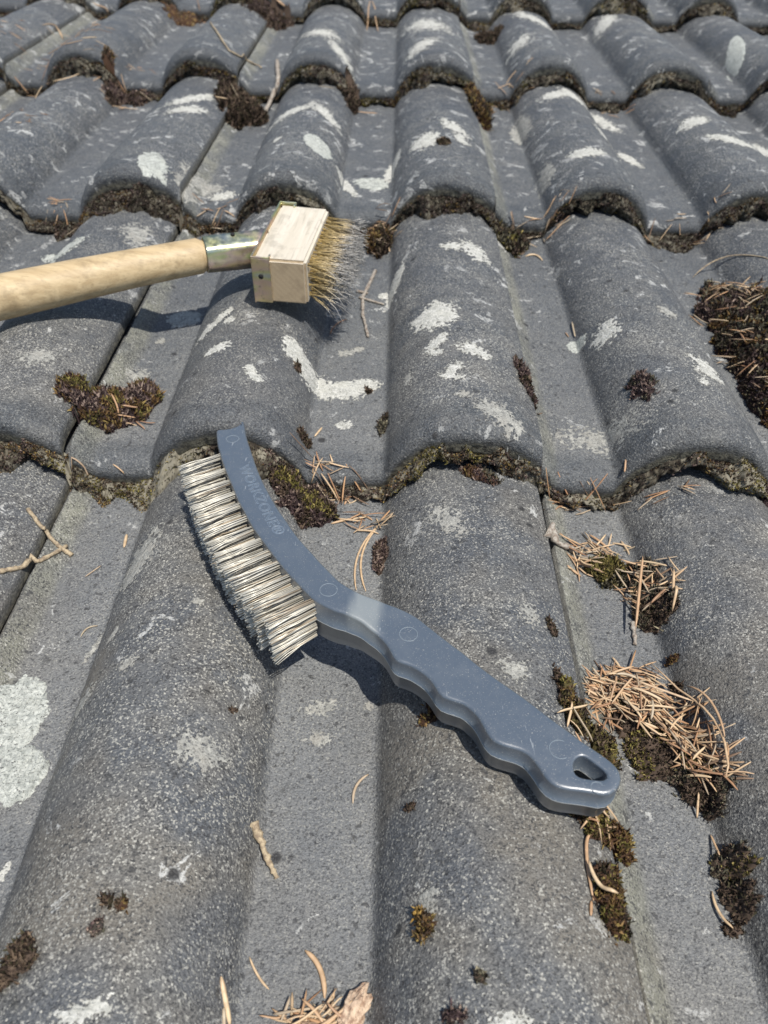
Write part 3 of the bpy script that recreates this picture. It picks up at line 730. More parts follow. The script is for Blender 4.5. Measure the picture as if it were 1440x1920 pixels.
# ------------------------------------------------------------------ wire brush (plastic)
YL = Y0-G
SLB = (T+.34*H)/G
def bplane(w): return 1.17*H+T+SLB*YL+w, -SLB      # z = a + b*y : parallel to the bottom course, w above its crests
def onb(px, py, w):
    a, b = bplane(w); d = ray(px, py); t = (a+b*CAMP[1]-CAMP[2])/(d[2]-b*d[1]); return CAMP+t*d
WT = .030
def wtop(px): return .0295-.0035*float(sm(655, 725, px))
def wbot(px): return .0006+.0024*float(sm(600, 690, px))
LEFT = [(406,806),(407,830),(411,845),(415,860),(425,887),(435,910),(445,935),(457,957),(472,985),(490,1010),(510,1037),(532,1065),(557,1092),(573,1109),(589,1124),(604,1133),(627,1144),(644,1149),(660,1156),(676,1164),(693,1178),(707,1189),(720,1202),(728,1213),(735,1226),(742,1236),(750,1241),(760,1244),(773,1249),(791,1260),(804,1271),(814,1284),(822,1297),(831,1306),(843,1311),(856,1315),(868,1319),(880,1327),(890,1336),(900,1349),(909,1366),(917,1379),(928,1390),(941,1396),(958,1401),(975,1406),(990,1414),(1001,1425),(1012,1440),(1024,1458),(1034,1468),(1046,1475),(1065,1480),(1090,1483),(1115,1487),(1133,1490)]
END = [(1146,1488),(1156,1481),(1163,1471),(1166,1460),(1164,1448),(1157,1437)]
RIGHT = [(1147,1427),(1127,1412),(1090,1387),(1065,1368),(1040,1350),(1015,1331),(990,1312),(965,1294),(940,1277),(915,1259),(890,1240),(868,1222),(849,1208),(827,1191),(804,1173),(782,1156),(760,1144),(744,1137),(727,1131),(710,1124),(693,1118),(680,1113),(667,1107),(651,1098),(635,1087),(615,1067),(600,1052),(587,1037),(573,1022),(560,1007),(547,990),(535,972),(523,955),(512,937),(502,919),(492,900),(483,879),(475,857),(470,842),(465,827),(461,812),(459,800),(456,789)]
TOPE = [(447,796),(436,801),(420,804)]
HOLE = [(1076,1430),(1082,1421),(1092,1417),(1102,1421),(1117,1432),(1132,1444),(1138,1451),(1138,1458),(1131,1462),(1115,1461),(1098,1459),(1085,1455),(1077,1446)]
def dens(pts, closed=True, step=1.6e-3, w=WT, sharp=0):
    P = [onb(a, b, wtop(a)) for a, b in pts]; P = np.array(P); m = len(P)
    out = []
    for i in range(m if closed else m-1):
        p0, p1, p2, p3 = P[(i-1) % m], P[i], P[(i+1) % m], P[(i+2) % m]
        n = max(1, int(np.linalg.norm(p2-p1)/step))
        for j in range(n):
            t = j/n; out.append(.5*((2*p1)+(-p0+p2)*t+(2*p0-5*p1+4*p2-p3)*t*t+(-p0+3*p1-3*p2+p3)*t**3))
    return np.array(out)
def offset(P, d):
    """move a closed loop inwards (plan view) by d"""
    q = P.copy(); tg = np.roll(P, -1, 0)-np.roll(P, 1, 0); tg[:, 2] = 0; tg /= np.linalg.norm(tg, axis=1)[:, None]
    n = np.stack([-tg[:, 1], tg[:, 0], 0*tg[:, 0]], -1)
    ar = np.sum(P[:, 0]*np.roll(P[:, 1], -1)-np.roll(P[:, 0], -1)*P[:, 1])
    return P+n*(d if ar > 0 else -d)
def make_body():
    O = dens(LEFT+END+RIGHT+TOPE); Hh = dens(HOLE, step=1e-3)
    O = O[np.concatenate([[True], np.linalg.norm(np.diff(O, axis=0), axis=1) > 4e-4])]
    px = lambda P: np.array([proj(q)[0] for q in P])
    def fr(P, which):        # fraction on thickness at each vertex
        X = px(P); return np.array([wtop(a) if which else wbot(a) for a in X])
    a0, b0 = bplane(0)
    def setw(P, wv): Q = P.copy(); Q[:, 2] = a0+b0*P[:, 1]+wv; return Q
    V = []; Fc = []
    rings_t = [(1.0, .0, 0), (.6, .00030, 0), (.28, .0009, 0), (.0, .0018, 0)]
    def loops(P, hole):
        wt_, wb_ = fr(P, 1), fr(P, 0); R = 1.6e-3 if not hole else 1.1e-3; sg = 1 if not hole else -1
        L_ = []
        for a in np.linspace(90, 0, 5): L_.append(setw(offset(P, sg*(R*(1-math.cos(math.radians(a))))-0), wt_-R*(1-math.sin(math.radians(a)))))
        mid = (wt_+wb_)/2
        L_.append(setw(offset(P, sg*.0002), mid+.0004)); L_.append(setw(offset(P, -sg*.0003), mid+.00028)); L_.append(setw(offset(P, -sg*.0003), mid-.00028)); L_.append(setw(offset(P, sg*.0002), mid-.0004))
        for a in np.linspace(0, 90, 5): L_.append(setw(offset(P, sg*(R*(1-math.cos(math.radians(a)))+.0007)), wb_+R*(1-math.sin(math.radians(a)))))
        return L_
    # first ring must be the inset one: cos(90)=0 -> inset R ; last ring likewise
    base = 0; caps = {0: [], -1: []}; seamf = []
    for P, hole in ((O, False), (Hh, True)):
        Ls = loops(P, hole); n = len(P)
        ar = np.sum(P[:, 0]*np.roll(P[:, 1], -1)-np.roll(P[:, 0], -1)*P[:, 1])
        for r in range(len(Ls)-1):
            for j in range(n):
                q = (base+r*n+j, base+(r+1)*n+j, base+(r+1)*n+(j+1) % n, base+r*n+(j+1) % n)
                if (ar < 0) != hole: q = q[::-1]
                Fc.append(q); seamf.append(1 if r == 6 else 0)
        caps[0].append(list(range(base, base+n))); caps[-1].append(list(range(base+(len(Ls)-1)*n, base+len(Ls)*n)))
        V += [p for l in Ls for p in l]; base += n*len(Ls)
    V = list(V)
    for key, up in ((0, True), (-1, False)):
        ring_o, ring_h = caps[key]
        pts = [Vector((V[i][0], V[i][1])) for i in ring_o+ring_h]; ids = ring_o+ring_h
        no = len(ring_o); nh = len(ring_h)
        ed = [(i, (i+1) % no) for i in range(no)]+[(no+i, no+(i+1) % nh) for i in range(nh)]
        PO = np.array([[p.x, p.y] for p in pts[:no]]); PH = np.array([[p.x, p.y] for p in pts[no:]])
        def inside(P, q):
            x, y = q; c = False; j = len(P)-1
            for i in range(len(P)):
                if ((P[i][1] > y) != (P[j][1] > y)) and (x < (P[j][0]-P[i][0])*(y-P[i][1])/(P[j][1]-P[i][1])+P[i][0]): c = not c
                j = i
            return c
        st = .0028
        for gx in np.arange(PO[:, 0].min(), PO[:, 0].max(), st):
            for gy in np.arange(PO[:, 1].min(), PO[:, 1].max(), st):
                q = (gx, gy)
                if inside(PO, q) and not inside(PH, q) and min(np.hypot(*(PO-q).T).min(), np.hypot(*(PH-q).T).min()) > st*.6:
                    pts.append(Vector(q)); ids.append(len(V))
                    ppx = None
                    for _ in range(1):
                        z0 = a0+b0*gy+.027; ppx = proj((gx, gy, z0))[0]
                    V.append(np.array([gx, gy, a0+b0*gy+(wtop(ppx) if up else wbot(ppx))]))
        rv, _, rf, ov, _, _ = delaunay_2d_cdt(pts, ed, [], 0, 1e-7)
        for t in rf:
            c = sum(((rv[i].x, rv[i].y) for i in t), ()); cc = (sum(c[0::2])/3, sum(c[1::2])/3)
            if inside(PO, cc) and not inside(PH, cc):
                ii = [ids[ov[i][0]] for i in t if len(ov[i])]
                if len(ii) == 3:
                    a, b, c3 = (V[i] for i in ii); nz = (b[0]-a[0])*(c3[1]-a[1])-(b[1]-a[1])*(c3[0]-a[0])
                    Fc.append(tuple(ii) if (nz > 0) == up else tuple(ii[::-1])); seamf.append(0)
    V = np.array(V)
    X = px(V); matte = sm(648, 664, X+.35*(np.array([proj(q)[1] for q in V])-1140))*(1-sm(700, 722, X+.2*(np.array([proj(q)[1] for q in V])-1160)))
    side = V[:, 2]-(a0+b0*V[:, 1]) < .021
    matte = np.where(side, 0, matte)
    return V, Fc, matte, seamf
bc = onb(760, 1200, 0); bc[2] -= .0
brush = empty('wire_brush', bc)
tag(brush, 'blue-grey plastic hand brush with curved head and steel wires lying across two tile rolls', 'wire brush')
V, Fc, matte, seamf = make_body()
body = mesh_np('handle', V, Fc, [M_PLAS, M_SEAM], attrs={'matte': matte}); body.data.polygons.foreach_set('material_index', seamf)
child(body, brush)
# ejector pin rings
M_RING = simple('ring_edge', (.20, .235, .26), .45)
def ring(px, py, r, name='ejector_ring', wd=.00013, arc=(0, 360)):
    c = onb(px, py, wtop(px)); a = np.radians(np.linspace(arc[0], arc[1], 40)); pts = []
    for t in a:
        x = c[0]+r*math.cos(t); y = c[1]+r*math.sin(t); w_ = wtop(proj((x, y, c[2]))[0]); aa, bb = bplane(w_+.00003)
        pts.append((x, y, aa+bb*y))
    v, f = tube(pts, wd, 5); o = mesh_np(name, v, f, M_RING); child(o, brush)
ring(436, 823, .0036); ring(616, 1106, .0041); ring(766, 1189, .0041); ring(1050, 1405, .0042, arc=(60, 300)); ring(1120, 1477, .0024, arc=(20, 290))
# raised lettering
M_LETT = simple('lettering_edge', (.20, .25, .31), .4)
cu = bpy.data.curves.new('lettering', 'FONT'); cu.body = 'WORKZONE®'; cu.size = .0102; cu.fill_mode = 'NONE'; cu.extrude = .0; cu.bevel_depth = .00011; cu.bevel_resolution = 1; cu.align_x = 'LEFT'; cu.align_y = 'CENTER'
cu.space_character = 1.12
tmp = bpy.data.objects.new('lettering', cu); COL.objects.link(tmp); bpy.context.view_layer.update()
me = bpy.data.meshes.new_from_object(tmp.evaluated_get(bpy.context.evaluated_depsgraph_get())); bpy.data.objects.remove(tmp)
tv = np.array([v.co[:] for v in me.vertices]); tl = tv[:, 0].max()
path = [(456,873),(464,890),(480,922),(492,946),(504,969),(512,983),(525,1001)]
PP = np.array([onb(a, b, wtop(a)) for a, b in path]); cum = np.concatenate([[0], np.cumsum(np.linalg.norm(np.diff(PP, axis=0), axis=1))])
s = tv[:, 0]/tl*cum[-1]; C = np.stack([np.interp(s, cum, PP[:, j]) for j in range(3)], -1)
e = .003; D = np.stack([np.interp(s+e, cum, PP[:, j])-np.interp(s-e, cum, PP[:, j]) for j in range(3)], -1)
ov = PP[-1]-PP[0]; D = D*0+ov/np.linalg.norm(ov)*.7+.3*D/np.linalg.norm(D, axis=1)[:, None]; D /= np.linalg.norm(D, axis=1)[:, None]
Nn = np.array([0, SLB, 1.]); Nn /= np.linalg.norm(Nn); Up = np.cross(Nn, D)
ysc = 0.80
P3 = C+Up*(tv[:, 1:2]*ysc)+Nn*(tv[:, 2:3]+.00005)
lm = mesh_np('lettering', P3, [tuple(p.vertices) for p in me.polygons], M_LETT, smooth=True); child(lm, brush)
# bristle tufts: 13 columns by 5 rows
colsP = [(413,857,-72,24),(422,884,-74,25),(430,906,-75,27),(440,928,-76,28),(450,949,-77,30),(463,971,-78,31),(475,993,-80,33),(490,1015,-82,34),(506,1037,-84,35),(523,1059,-85,36),(542,1083,-86,37),(562,1106,-86,38),(586,1129,-85,40)]
aN = Nn
rr_ = np.random.default_rng(3)
for ci, (px, py, ddx, ddy) in enumerate(colsP):
    for ri in range(5):
        wv = .0262-.0054*ri
        b = onb(px, py, .0262); tip = onb(px+ddx, py+ddy, .0262)
        d = tip-b; ln = np.linalg.norm(d); d /= ln
        b = b-aN*(.0262-wv); alt = (ri % 2)
        along = onb(px+10, py+14, .0262)-onb(px, py, .0262); along /= np.linalg.norm(along)
        b = b+along*(.0006 if alt else 0)-d*(-.0012); ln2 = ln*(1.0-.015*ri)
        parts = []; cc = []
        splay = rr_.normal(0, .012, 3)
        for q in range(27):
            a = rr_.uniform(0, 2*math.pi); rad = .00205*math.sqrt(rr_.uniform(0, 1))
            s1 = along; s2 = aN
            o0 = b+s1*math.cos(a)*rad+s2*math.sin(a)*rad
            sp = (s1*math.cos(a)+s2*math.sin(a))*rad*rr_.uniform(.1, .9)+s1*rr_.normal(0, .0003)+s2*rr_.normal(0, .00025)
            if ci > 9: sp = sp+s2*(-.0006*ri)+s1*.0003*ri
            L2 = ln2*rr_.uniform(.95, 1.03)
            wav = (s1*rr_.normal(0, .0002)+s2*rr_.normal(0, .0002))
            pts = [o0-d*.002, o0+d*L2*.35+sp*.25+wav, o0+d*L2*.7+sp*.62-wav, o0+d*L2+sp+splay*.02]
            v, f = tube(pts, .00027, 4); parts.append((v, f))
            c = np.array([.66, .63, .54])*rr_.uniform(.55, 1.15)
            if rr_.uniform() < .15: c = np.array([.40, .33, .24])
            cc += [c]*len(v)
        v, f = join(parts); t_ = mesh_np('bristle_tuft', v, f, M_WIRE, cols=np.array(cc)); child(t_, brush)

# ------------------------------------------------------------------ long-handled block brush
BW, BL, BH = .041, .088, .034
def zplane(px, py, z): d = ray(px, py); return CAMP+d*((z-CAMP[2])/d[2])
ZT = .0885
c0 = zplane(470, 484, ZT); c1 = zplane(525, 381, ZT); ex_ = zplane(575, 494, ZT)-c0
ey = (c1-c0); ey[2] = 0; BL = np.linalg.norm(ey)*.98; ey /= np.linalg.norm(ey); ez = np.array([0, 0, 1.]); ex = np.cross(ey, ez); BW = float(ex_@ex)
print('block', BW, BL, BH, 'c0', c0)
ctr = c0+ex*BW/2+ey*BL/2; base = ctr-ez*BH
xg, yg = np.meshgrid(np.linspace(-BW/2, BW/2, 20), np.linspace(-BL/2, BL/2, 20))
WX = base[0]+ex[0]*xg+ey[0]*yg; WY = base[1]+ex[1]*xg+ey[1]*yg
print('block base', base, 'max surf below', surf(WX, WY).max())
lb = empty('block_brush', base); rot = math.atan2(-ey[0], ey[1])*-1
rot = math.atan2(ex[1], ex[0]); lb.rotation_euler = (0, 0, rot)
tag(lb, 'wooden block brush with brassy bristles and long pale handle resting on the second course', 'brush')
def boxm(x0, x1, y0, y1, z0, z1, bev=.0015, seg=2):
    bm = bmesh.new(); bmesh.ops.create_cube(bm, size=1)
    for v in bm.verts: v.co = Vector(((x0+x1)/2+v.co.x*(x1-x0), (y0+y1)/2+v.co.y*(y1-y0), (z0+z1)/2+v.co.z*(z1-z0)))
    if bev: bmesh.ops.bevel(bm, geom=bm.edges[:], offset=bev, segments=seg, affect='EDGES')
    return bm
def bobj(name, bm, mats, parent, smooth=False):
    me = bpy.data.meshes.new(name); bm.to_mesh(me); bm.free()
    for m in (mats if isinstance(mats, (list, tuple)) else [mats]): me.materials.append(m)
    o = bpy.data.objects.new(name, me); COL.objects.link(o); o.parent = parent
    if smooth: me.polygons.foreach_set('use_smooth', [True]*len(me.polygons))
    return o
bm = boxm(-BW/2+.0014, BW/2, -BL/2, BL/2, 0, BH, .0018, 3)
# chamfer the bristle-side ends
for v in bm.verts:
    if v.co.x > BW/2-.004 and abs(v.co.y) > BL/2-.004: v.co.y *= .985; v.co.x -= .0012
for f in bm.faces: f.material_index = 1 if abs(f.normal.y) > .7 else 0
bobj('block', bm, [M_WOODB, M_END], lb)
def add(bm, b2):
    me = bpy.data.meshes.new('t'); b2.to_mesh(me); bm.from_mesh(me); bpy.data.meshes.remove(me); b2.free()
bm = boxm(-BW/2, -BW/2+.0012, -BL/2-.0014, BL/2+.0014, -.0004, BH+.0022, .0004, 1)
for sy in (-1, 1):
    y0, y1 = (-BL/2-.0014, -BL/2-.0003) if sy < 0 else (BL/2+.0003, BL/2+.0014)
    add(bm, boxm(-BW/2+.0006, -BW/2+.0135, y0, y1, .0006, BH+.0008, .0003, 1))
    add(bm, boxm(-BW/2+.0006, -BW/2+.0135, min(y0, y1), max(y0, y1)+0, BH+.0007, BH+.0021, .0003, 1))
    yy = sy*(BL/2-.0008)
    add(bm, boxm(-BW/2+.0122, -BW/2+.0134, min(yy, yy-sy*.0035), max(yy, yy-sy*.0035)+.0004, BH-.0004, BH+.0018, .0003, 1))
bobj('bracket', bm, M_ZINC, lb)
hv, hf = tube([(-BW/2+.0065, -BL/2-.0016, BH*.62), (-BW/2+.0065, -BL/2-.0010, BH*.62)], .0019, 14)
mesh_np('screw_hole', hv, hf, M_DARK, parent=lb)
# ferrule: folded six-sided socket, then the wooden handle
inv = np.array([[math.cos(rot), math.sin(rot), 0], [-math.sin(rot), math.cos(rot), 0], [0, 0, 1.]])
toL = lambda q: inv@(np.asarray(q)-base)
fa = zplane(384, 478, .076); fb = zplane(478, 462, .074)
fa, fb = toL(fa), toL(fb)
fb[0] = -BW/2+.001
far_w = zplane(0, 557, .068); fl = toL(far_w)
sec = []; N6 = 18
def hexr(a, R): 
    k = 6; s = math.pi/k; t = (a % (2*s))-s; return R*math.cos(s)/math.cos(t)*.96+R*.04
rows = []
dv = fb-fa; Lf = np.linalg.norm(dv); dv /= Lf; sd_ = np.cross(dv, (0, 0, 1.)); sd_ /= np.linalg.norm(sd_); ud = np.cross(sd_, dv)
for t, R in ((0, .0131), (.02, .0132), (.5, .0136), (.85, .0138), (1, .0142)):
    for j in range(36):
        a = 2*math.pi*j/36; rr2 = hexr(a+.3, R*1.05); rows.append(fa+dv*Lf*t+rr2*(math.cos(a)*sd_+math.sin(a)*ud))
v = np.array(rows); f = [(i*36+j, i*36+(j+1) % 36, (i+1)*36+(j+1) % 36, (i+1)*36+j) for i in range(4) for j in range(36)]
fo = mesh_np('ferrule', v, f, M_ZINC, parent=lb)
md = fo.modifiers.new('thickness', 'SOLIDIFY'); md.thickness = .0009; md.offset = 1
# rivet notch on the socket
nv_, nf_ = tube([fa+dv*Lf*.45+ud*.0130, fa+dv*Lf*.45+ud*.0142], .0016, 10); mesh_np('notch', nv_, nf_, M_DARK, parent=lb)
hd = fl-fa; Lh = np.linalg.norm(hd); hd /= Lh; pts = []; rad = []
for t in np.concatenate([[-.012, 0, .004], np.linspace(.012, .62, 40)]):
    pts.append(fa+hd*t+np.array([0, .0006*math.sin(t*30), .0006*math.sin(t*22)])); rad.append(.0104 if t < .001 else .0127+.0028*float(sm(.0, .16, np.array(t))))
hv, hf = tube(pts, rad, 28)
hm = mesh_np('wooden_handle', hv, hf, M_WOODH, parent=lb)
print('handle end', base+inv.T@(np.array(pts[-1])), 'mid', base+inv.T@(fa+hd*.2))
# bristles of the block
r3 = np.random.default_rng(12)
for iy in range(13):
    for iz in range(4):
        yb = -BL/2+.007+(BL-.014)*iy/12; zb = .006+(BH-.011)*iz/3
        parts = []; cc = []
        lean = np.array([0, r3.normal(0, .10), r3.normal(-.06, .10)])
        for q in range(13):
            o0 = np.array([BW/2-.001, yb+r3.normal(0, .0007), zb+r3.normal(0, .0007)])
            d = np.array([1, r3.normal(0, .13)-yb*.9, r3.normal(0, .14)-.10])+lean; d /= np.linalg.norm(d)
            ln = r3.uniform(.024, .034)
            if iz == 0 and q < 3: d = d+np.array([-.1, -.35, -.35]); d /= np.linalg.norm(d); ln *= .9
            cv = np.array([0, r3.normal(0, .003), r3.normal(-.002, .003)])
            pts = [o0, o0+d*ln*.5+cv*.15, o0+d*ln*.8+cv*.6, o0+d*ln+cv*1.3]
            gold = np.array([.60, .44, .17])*r3.uniform(.6, 1.2); grey = np.array([.34, .325, .30])*r3.uniform(.5, 1.3)
            v, f = tube(pts, [.00023, .00021, .0002, .0002], 4); parts.append((v, f))
            cc += [gold]*4+[gold*.6+grey*.4]*4+[grey]*8
        v, f = join(parts); mesh_np('bristle_tuft', v, f, M_WIRE, parent=lb, cols=np.array(cc))

# ------------------------------------------------------------------ needles
NV = []
for j in range(8):
    r4 = np.random.default_rng(90+j); ln = 1.; bend = [.01, .04, .08, -.04, .12, .02, -.07, .18][j]
    t = np.linspace(-.5, .5, 9); pts = np.stack([t*ln, bend*(.25-t*t)*1.2, .03*np.sin(t*5+j)], -1)
    rad = .042*np.clip(1-np.abs(t*2)**5*.75, .2, 1)
    v, f = tube(pts, rad, 6, .55); me_o = mesh_np('pine_needle', v, f, M_NEED); me = me_o.data; bpy.data.objects.remove(me_o); NV.append(me)
def put_needle(x, y, ang, ln, z=None, tilt=0, var=None, rollx=0, wid=1., label=None, group='dry pine needles lying on the tiles', name='pine_needle'):
    o = bpy.data.objects.new(name, NV[RNG.integers(0, 8) if var is None else var]); COL.objects.link(o)
    # rest on what lies below both ends
    ca, sa = math.cos(ang), math.sin(ang); e = ln*.45
    za = float(ground(x+ca*e, y+sa*e)[0]); zb = float(ground(x-ca*e, y-sa*e)[0]); zm = float(ground(x, y)[0])
    sl = math.atan2(za-zb, 2*e); sl = max(-.6, min(.6, sl))
    zc = max((za+zb)/2, zm)+.0007 if z is None else z
    q = Matrix.Rotation(ang, 4, 'Z') @ Matrix.Rotation(-sl+tilt, 4, 'Y') @ Matrix.Rotation(rollx, 4, 'X')
    o.matrix_world = Matrix.Translation((x, y, zc)) @ q @ Matrix.Diagonal((ln, ln*wid, ln*wid, 1))
    tag(o, label, 'pine needle', group); return o
def pile(blobs, n, hgt, label, bias=None, lr=(.010, .019)):
    bl = [Blob(*b, amp=.2, seed=5) for b in blobs]; c = 0; B = np.array([b.box() for b in bl])
    wts = np.array([b.rx*b.ry for b in bl], float); wts /= wts.sum()
    cxm = np.mean([b[0] for b in blobs]); cym = np.mean([b[1] for b in blobs])
    while c < n:
        j = RNG.choice(len(bl), p=wts); bb = B[j]
        x = RNG.uniform(bb[0], bb[1]); y = RNG.uniform(bb[2], bb[3])
        if bl[j].field(x, y) < .08: continue
        a = RNG.uniform(0, math.pi) if bias is None or RNG.uniform() < .45 else math.radians(bias+RNG.normal(0, 24))
        F = float(bl[j].field(x, y)); z = float(ground(x, y)[0])+.0008+RNG.uniform(0, hgt)*min(1, F*2)
        ln = RNG.uniform(*lr)
        pq = proj((x, y, z)); zone = f"{'lower' if pq[1] > cym else 'upper'} {'right' if pq[0] > cxm else 'left'} part"
        put_needle(x, y, a, ln, z=z, tilt=RNG.normal(0, .12), rollx=RNG.uniform(0, 6), label=label+(', '+zone if n > 40 else ''), group=label.replace('pine needle', 'pine needles', 1)+(', '+zone if n > 40 else ''), wid=.88*.018/ln*RNG.uniform(.8, 1.15)); c += 1
pile([(1120,1030,62,16,0),(1215,1100,30,52,-35),(1090,1065,26,22),(1205,1120,52,14,0)], 46, .003, 'tan pine needle in the upper litter around the green moss cushion', -30)
pile([(1165,1285,78,38,-18),(1230,1345,84,50,28),(1150,1330,62,34,0),(1300,1430,40,64,-25)], 114, .006, 'tan pine needle in the large litter pile beside the handle end', -38)
pile([(1095,1380,48,30,30)], 7, .002, 'reddish pine needle stuck in the olive moss by the handle', -60)
pile([(590,1905,80,20,-4)], 18, .006, 'pine needle in the small heap at the bottom edge', 12)
pile([(675,985,52,20,10),(620,925,30,18,0)], 11, .002, 'short pine needle scattered beside the purple moss in the valley', -20, (.009, .015))
pile([(1115,945,60,12,-5)], 4, .002, 'pine needle standing at the right valley lip', 80, (.008, .012))
pile([(250,795,44,9,5)], 6, .001, 'pine needle at the foot of the two-lobed moss cushion', 10, (.010, .016))
pile([(1350,560,60,22,10),(1330,620,14,40,-35),(1385,700,12,50,-30)], 22, .003, 'pine needle on the big dark moss mass at the right edge', -40)
pile([(700,430,30,12,0),(725,465,10,20,0)], 5, .006, 'rusty pine needle caught beside the long brush bristles', -10)
pile([(940,190,40,10,0),(1150,215,30,8,0)], 5, .004, 'needle lying before the fourth-course lips right of the middle', 10, (.02, .03))
pile([(110,90,60,40,0),(230,190,50,20,0),(350,30,40,14,0)], 10, .006, 'needle strewn among the moss at the upper left', 20, (.02, .035))
pile([(115,425,50,14,10),(400,428,40,12,0)], 6, .004, 'brown needle lying in the grit under the third course lip at the left', 10, (.014, .024))
pile([(1010,450,46,12,0),(1270,440,70,10,0)], 7, .003, 'brown needle lying in the grit under the third course lip at the right', 10, (.014, .022))
pile([(440,215,60,14,0),(660,200,60,10,0)], 4, .003, 'needle in the dirt below the fourth course lip left of the middle', 10, (.018, .028))
pile([(640,915,60,16,5),(1080,955,70,10,0)], 8, .002, 'reddish needle crumb in the dirt right under the second course lip', 15, (.007, .013))
def litter(zones):
    r = np.random.default_rng(77); parts = []; cc = []; cols_ = np.array([(.40, .24, .13), (.28, .16, .09), (.48, .35, .22), (.34, .27, .19), (.18, .12, .08), (.44, .30, .18)])
    for (px, py, rx, ry, rot, n, bias) in zones:
        b = Blob(px, py, rx, ry, rot, amp=.2, seed=4); bb = b.box(); c = 0
        while c < n:
            x = r.uniform(bb[0], bb[1]); y = r.uniform(bb[2], bb[3])
            if b.field(x, y) < .05: continue
            a = math.radians(bias+r.normal(0, 40)); ln = r.uniform(.006, .017); d = np.array([math.cos(a), math.sin(a), 0])*ln/2
            e0 = np.array([x, y, 0])-d; e1 = np.array([x, y, 0])+d; up = r.uniform(.0004, .0035)
            e0[2] = float(ground(e0[0], e0[1])[0])+up; e1[2] = float(ground(e1[0], e1[1])[0])+up*r.uniform(.4, 1.4)
            m = (e0+e1)/2+np.array([-d[1], d[0], 0])*r.normal(0, .12); m[2] = max(m[2], float(ground(m[0], m[1])[0])+up)
            v, f = tube(bez(e0, m, e1, 5), r.uniform(.00035, .00062)*np.array([.5, 1, 1, 1, .4]), 5, .6); parts.append((v, f)); cc += [cols_[r.integers(0, 6)]*r.uniform(.8, 1.25)]*len(v); c += 1
    v, f = join(parts); o = mesh_np('needle_litter', v, f, vc_mat('litter_needles', .6), cols=np.array(cc), loc=(v[0]))
    tag(o, 'broken red-brown needle litter worked into the moss right of the handle and caught along the tile lips', 'needle litter', None, 'stuff')
litter([(1165,1290,82,44,-18,90,-35),(1235,1350,88,52,28,110,-35),(1150,1340,66,38,0,50,-10),(1300,1430,42,66,-25,70,-60),(1205,1110,48,46,0,40,-30),(1100,1035,50,20,0,22,0),(1360,570,60,26,10,22,-30),(1400,640,50,50,0,16,-30),(1400,730,16,60,-25,14,-60),(590,1905,70,20,0,20,10),(1130,1550,40,30,0,10,-50),(640,922,70,16,5,26,0),(690,985,50,18,10,12,0),(1085,955,80,12,0,18,0),(1250,930,60,14,0,8,0),(110,425,60,14,10,16,0),(400,430,50,14,0,12,0),(1270,445,90,12,0,20,0),(1010,450,60,14,0,14,0),(725,455,22,30,0,16,0),(1130,212,60,12,0,12,0),(950,200,50,14,0,12,0),(90,110,100,46,0,40,0),(230,185,60,30,0,24,0),(40,215,50,26,0,14,0),(350,35,60,20,0,18,0),(160,60,60,20,-20,12,0)])
def seg_needle(a, b, label, bow=0, wd=.0008, m=None, mid=None, name='pine_needle', cat='pine needle', lift=.0008):
    p, q = hit(*a), hit(*b); c = (p+q)/2 if mid is None else hit(*mid)*2-(p+q)/2
    n = np.array([-(q-p)[1], (q-p)[0], 0]); c = c+n*bow
    P = bez(p, c, q, 11); g = ground(P[:, 0], P[:, 1]); lo = P.copy(); P[:, 2] = np.maximum(g, np.interp(np.arange(11), [0, 10], [g[0], g[-1]]))+lift
    t = np.linspace(-1, 1, 11); v, f = tube(P, .84*wd*np.clip(1-np.abs(t)**5*.7, .25, 1), 6, .7)
    o = mesh_np(name, v, f, m or M_NEED, loc=P[5]); tag(o, label, cat, 'dry pine needles lying on the tiles' if name == 'pine_needle' else None); return o
seg_needle((712,984),(668,1108),'left strand of the long curved needle pair above the brush neck', mid=(672,1040))
seg_needle((708,990),(686,1110),'right strand of the long curved needle pair above the brush neck', mid=(678,1045))
seg_needle((662,1508),(691,1453),'curved rusty needle alone in the middle valley', mid=(668,1475))
seg_needle((572,1783),(609,1873),'thick salmon-coloured needle above the bottom heap', mid=(600,1818), wd=.0013)
seg_needle((468,1795),(505,1856),'thin pale needle left of the salmon-coloured one', mid=(484,1830), wd=.0006)
seg_needle((415,1832),(432,1925),'pale straw-coloured needle pointing up at the bottom edge', wd=.0013)
seg_needle((420,1890),(421,1930),'second short straw needle at the bottom edge', wd=.0009)
seg_needle((1334,1672),(1369,1746),'tan needle beside the lower twin moss tuft', mid=(1344,1712), wd=.0008)
seg_needle((1331,1566),(1342,1612),'dull needle left of the upper twin moss tuft', wd=.0007)
seg_needle((1300,1500),(1306,1535),'short tan needle hanging below the large pile', wd=.0007)
seg_needle((1190,1082),(1183,1198),'straight long needle crossing the upper litter upright', wd=.001, lift=.011)
seg_needle((1258,1080),(1255,1158),'second upright needle at the right of the upper litter', wd=.001, lift=.006)
seg_needle((130,881),(176,912),'orange needle on the grit below the left valley lip', mid=(158,884), wd=.0008)
seg_needle((212,872),(236,898),'dull straw needle right of the orange one at the left lip', wd=.0006)
seg_needle((233,1028),(238,1003),'short orange flake near the foot of the left roll', wd=.0012)
seg_needle((152,1196),(184,1175),'small rusty needle at the left foot of the left roll', mid=(164,1180), wd=.0006)
seg_needle((160,1083),(190,1062),'thin dark needle lying near the forked twig', wd=.0005)
seg_needle((1072,605),(1078,633),'pale upright needle above the white dot in the right valley', wd=.0009)
seg_needle((1060,625),(1066,633),'crumb of needle left of the pale upright one', wd=.0007)
seg_needle((1104,1570),(1112,1690),'rust needle lying along the crack below the handle end', mid=(1098,1600), wd=.0009)
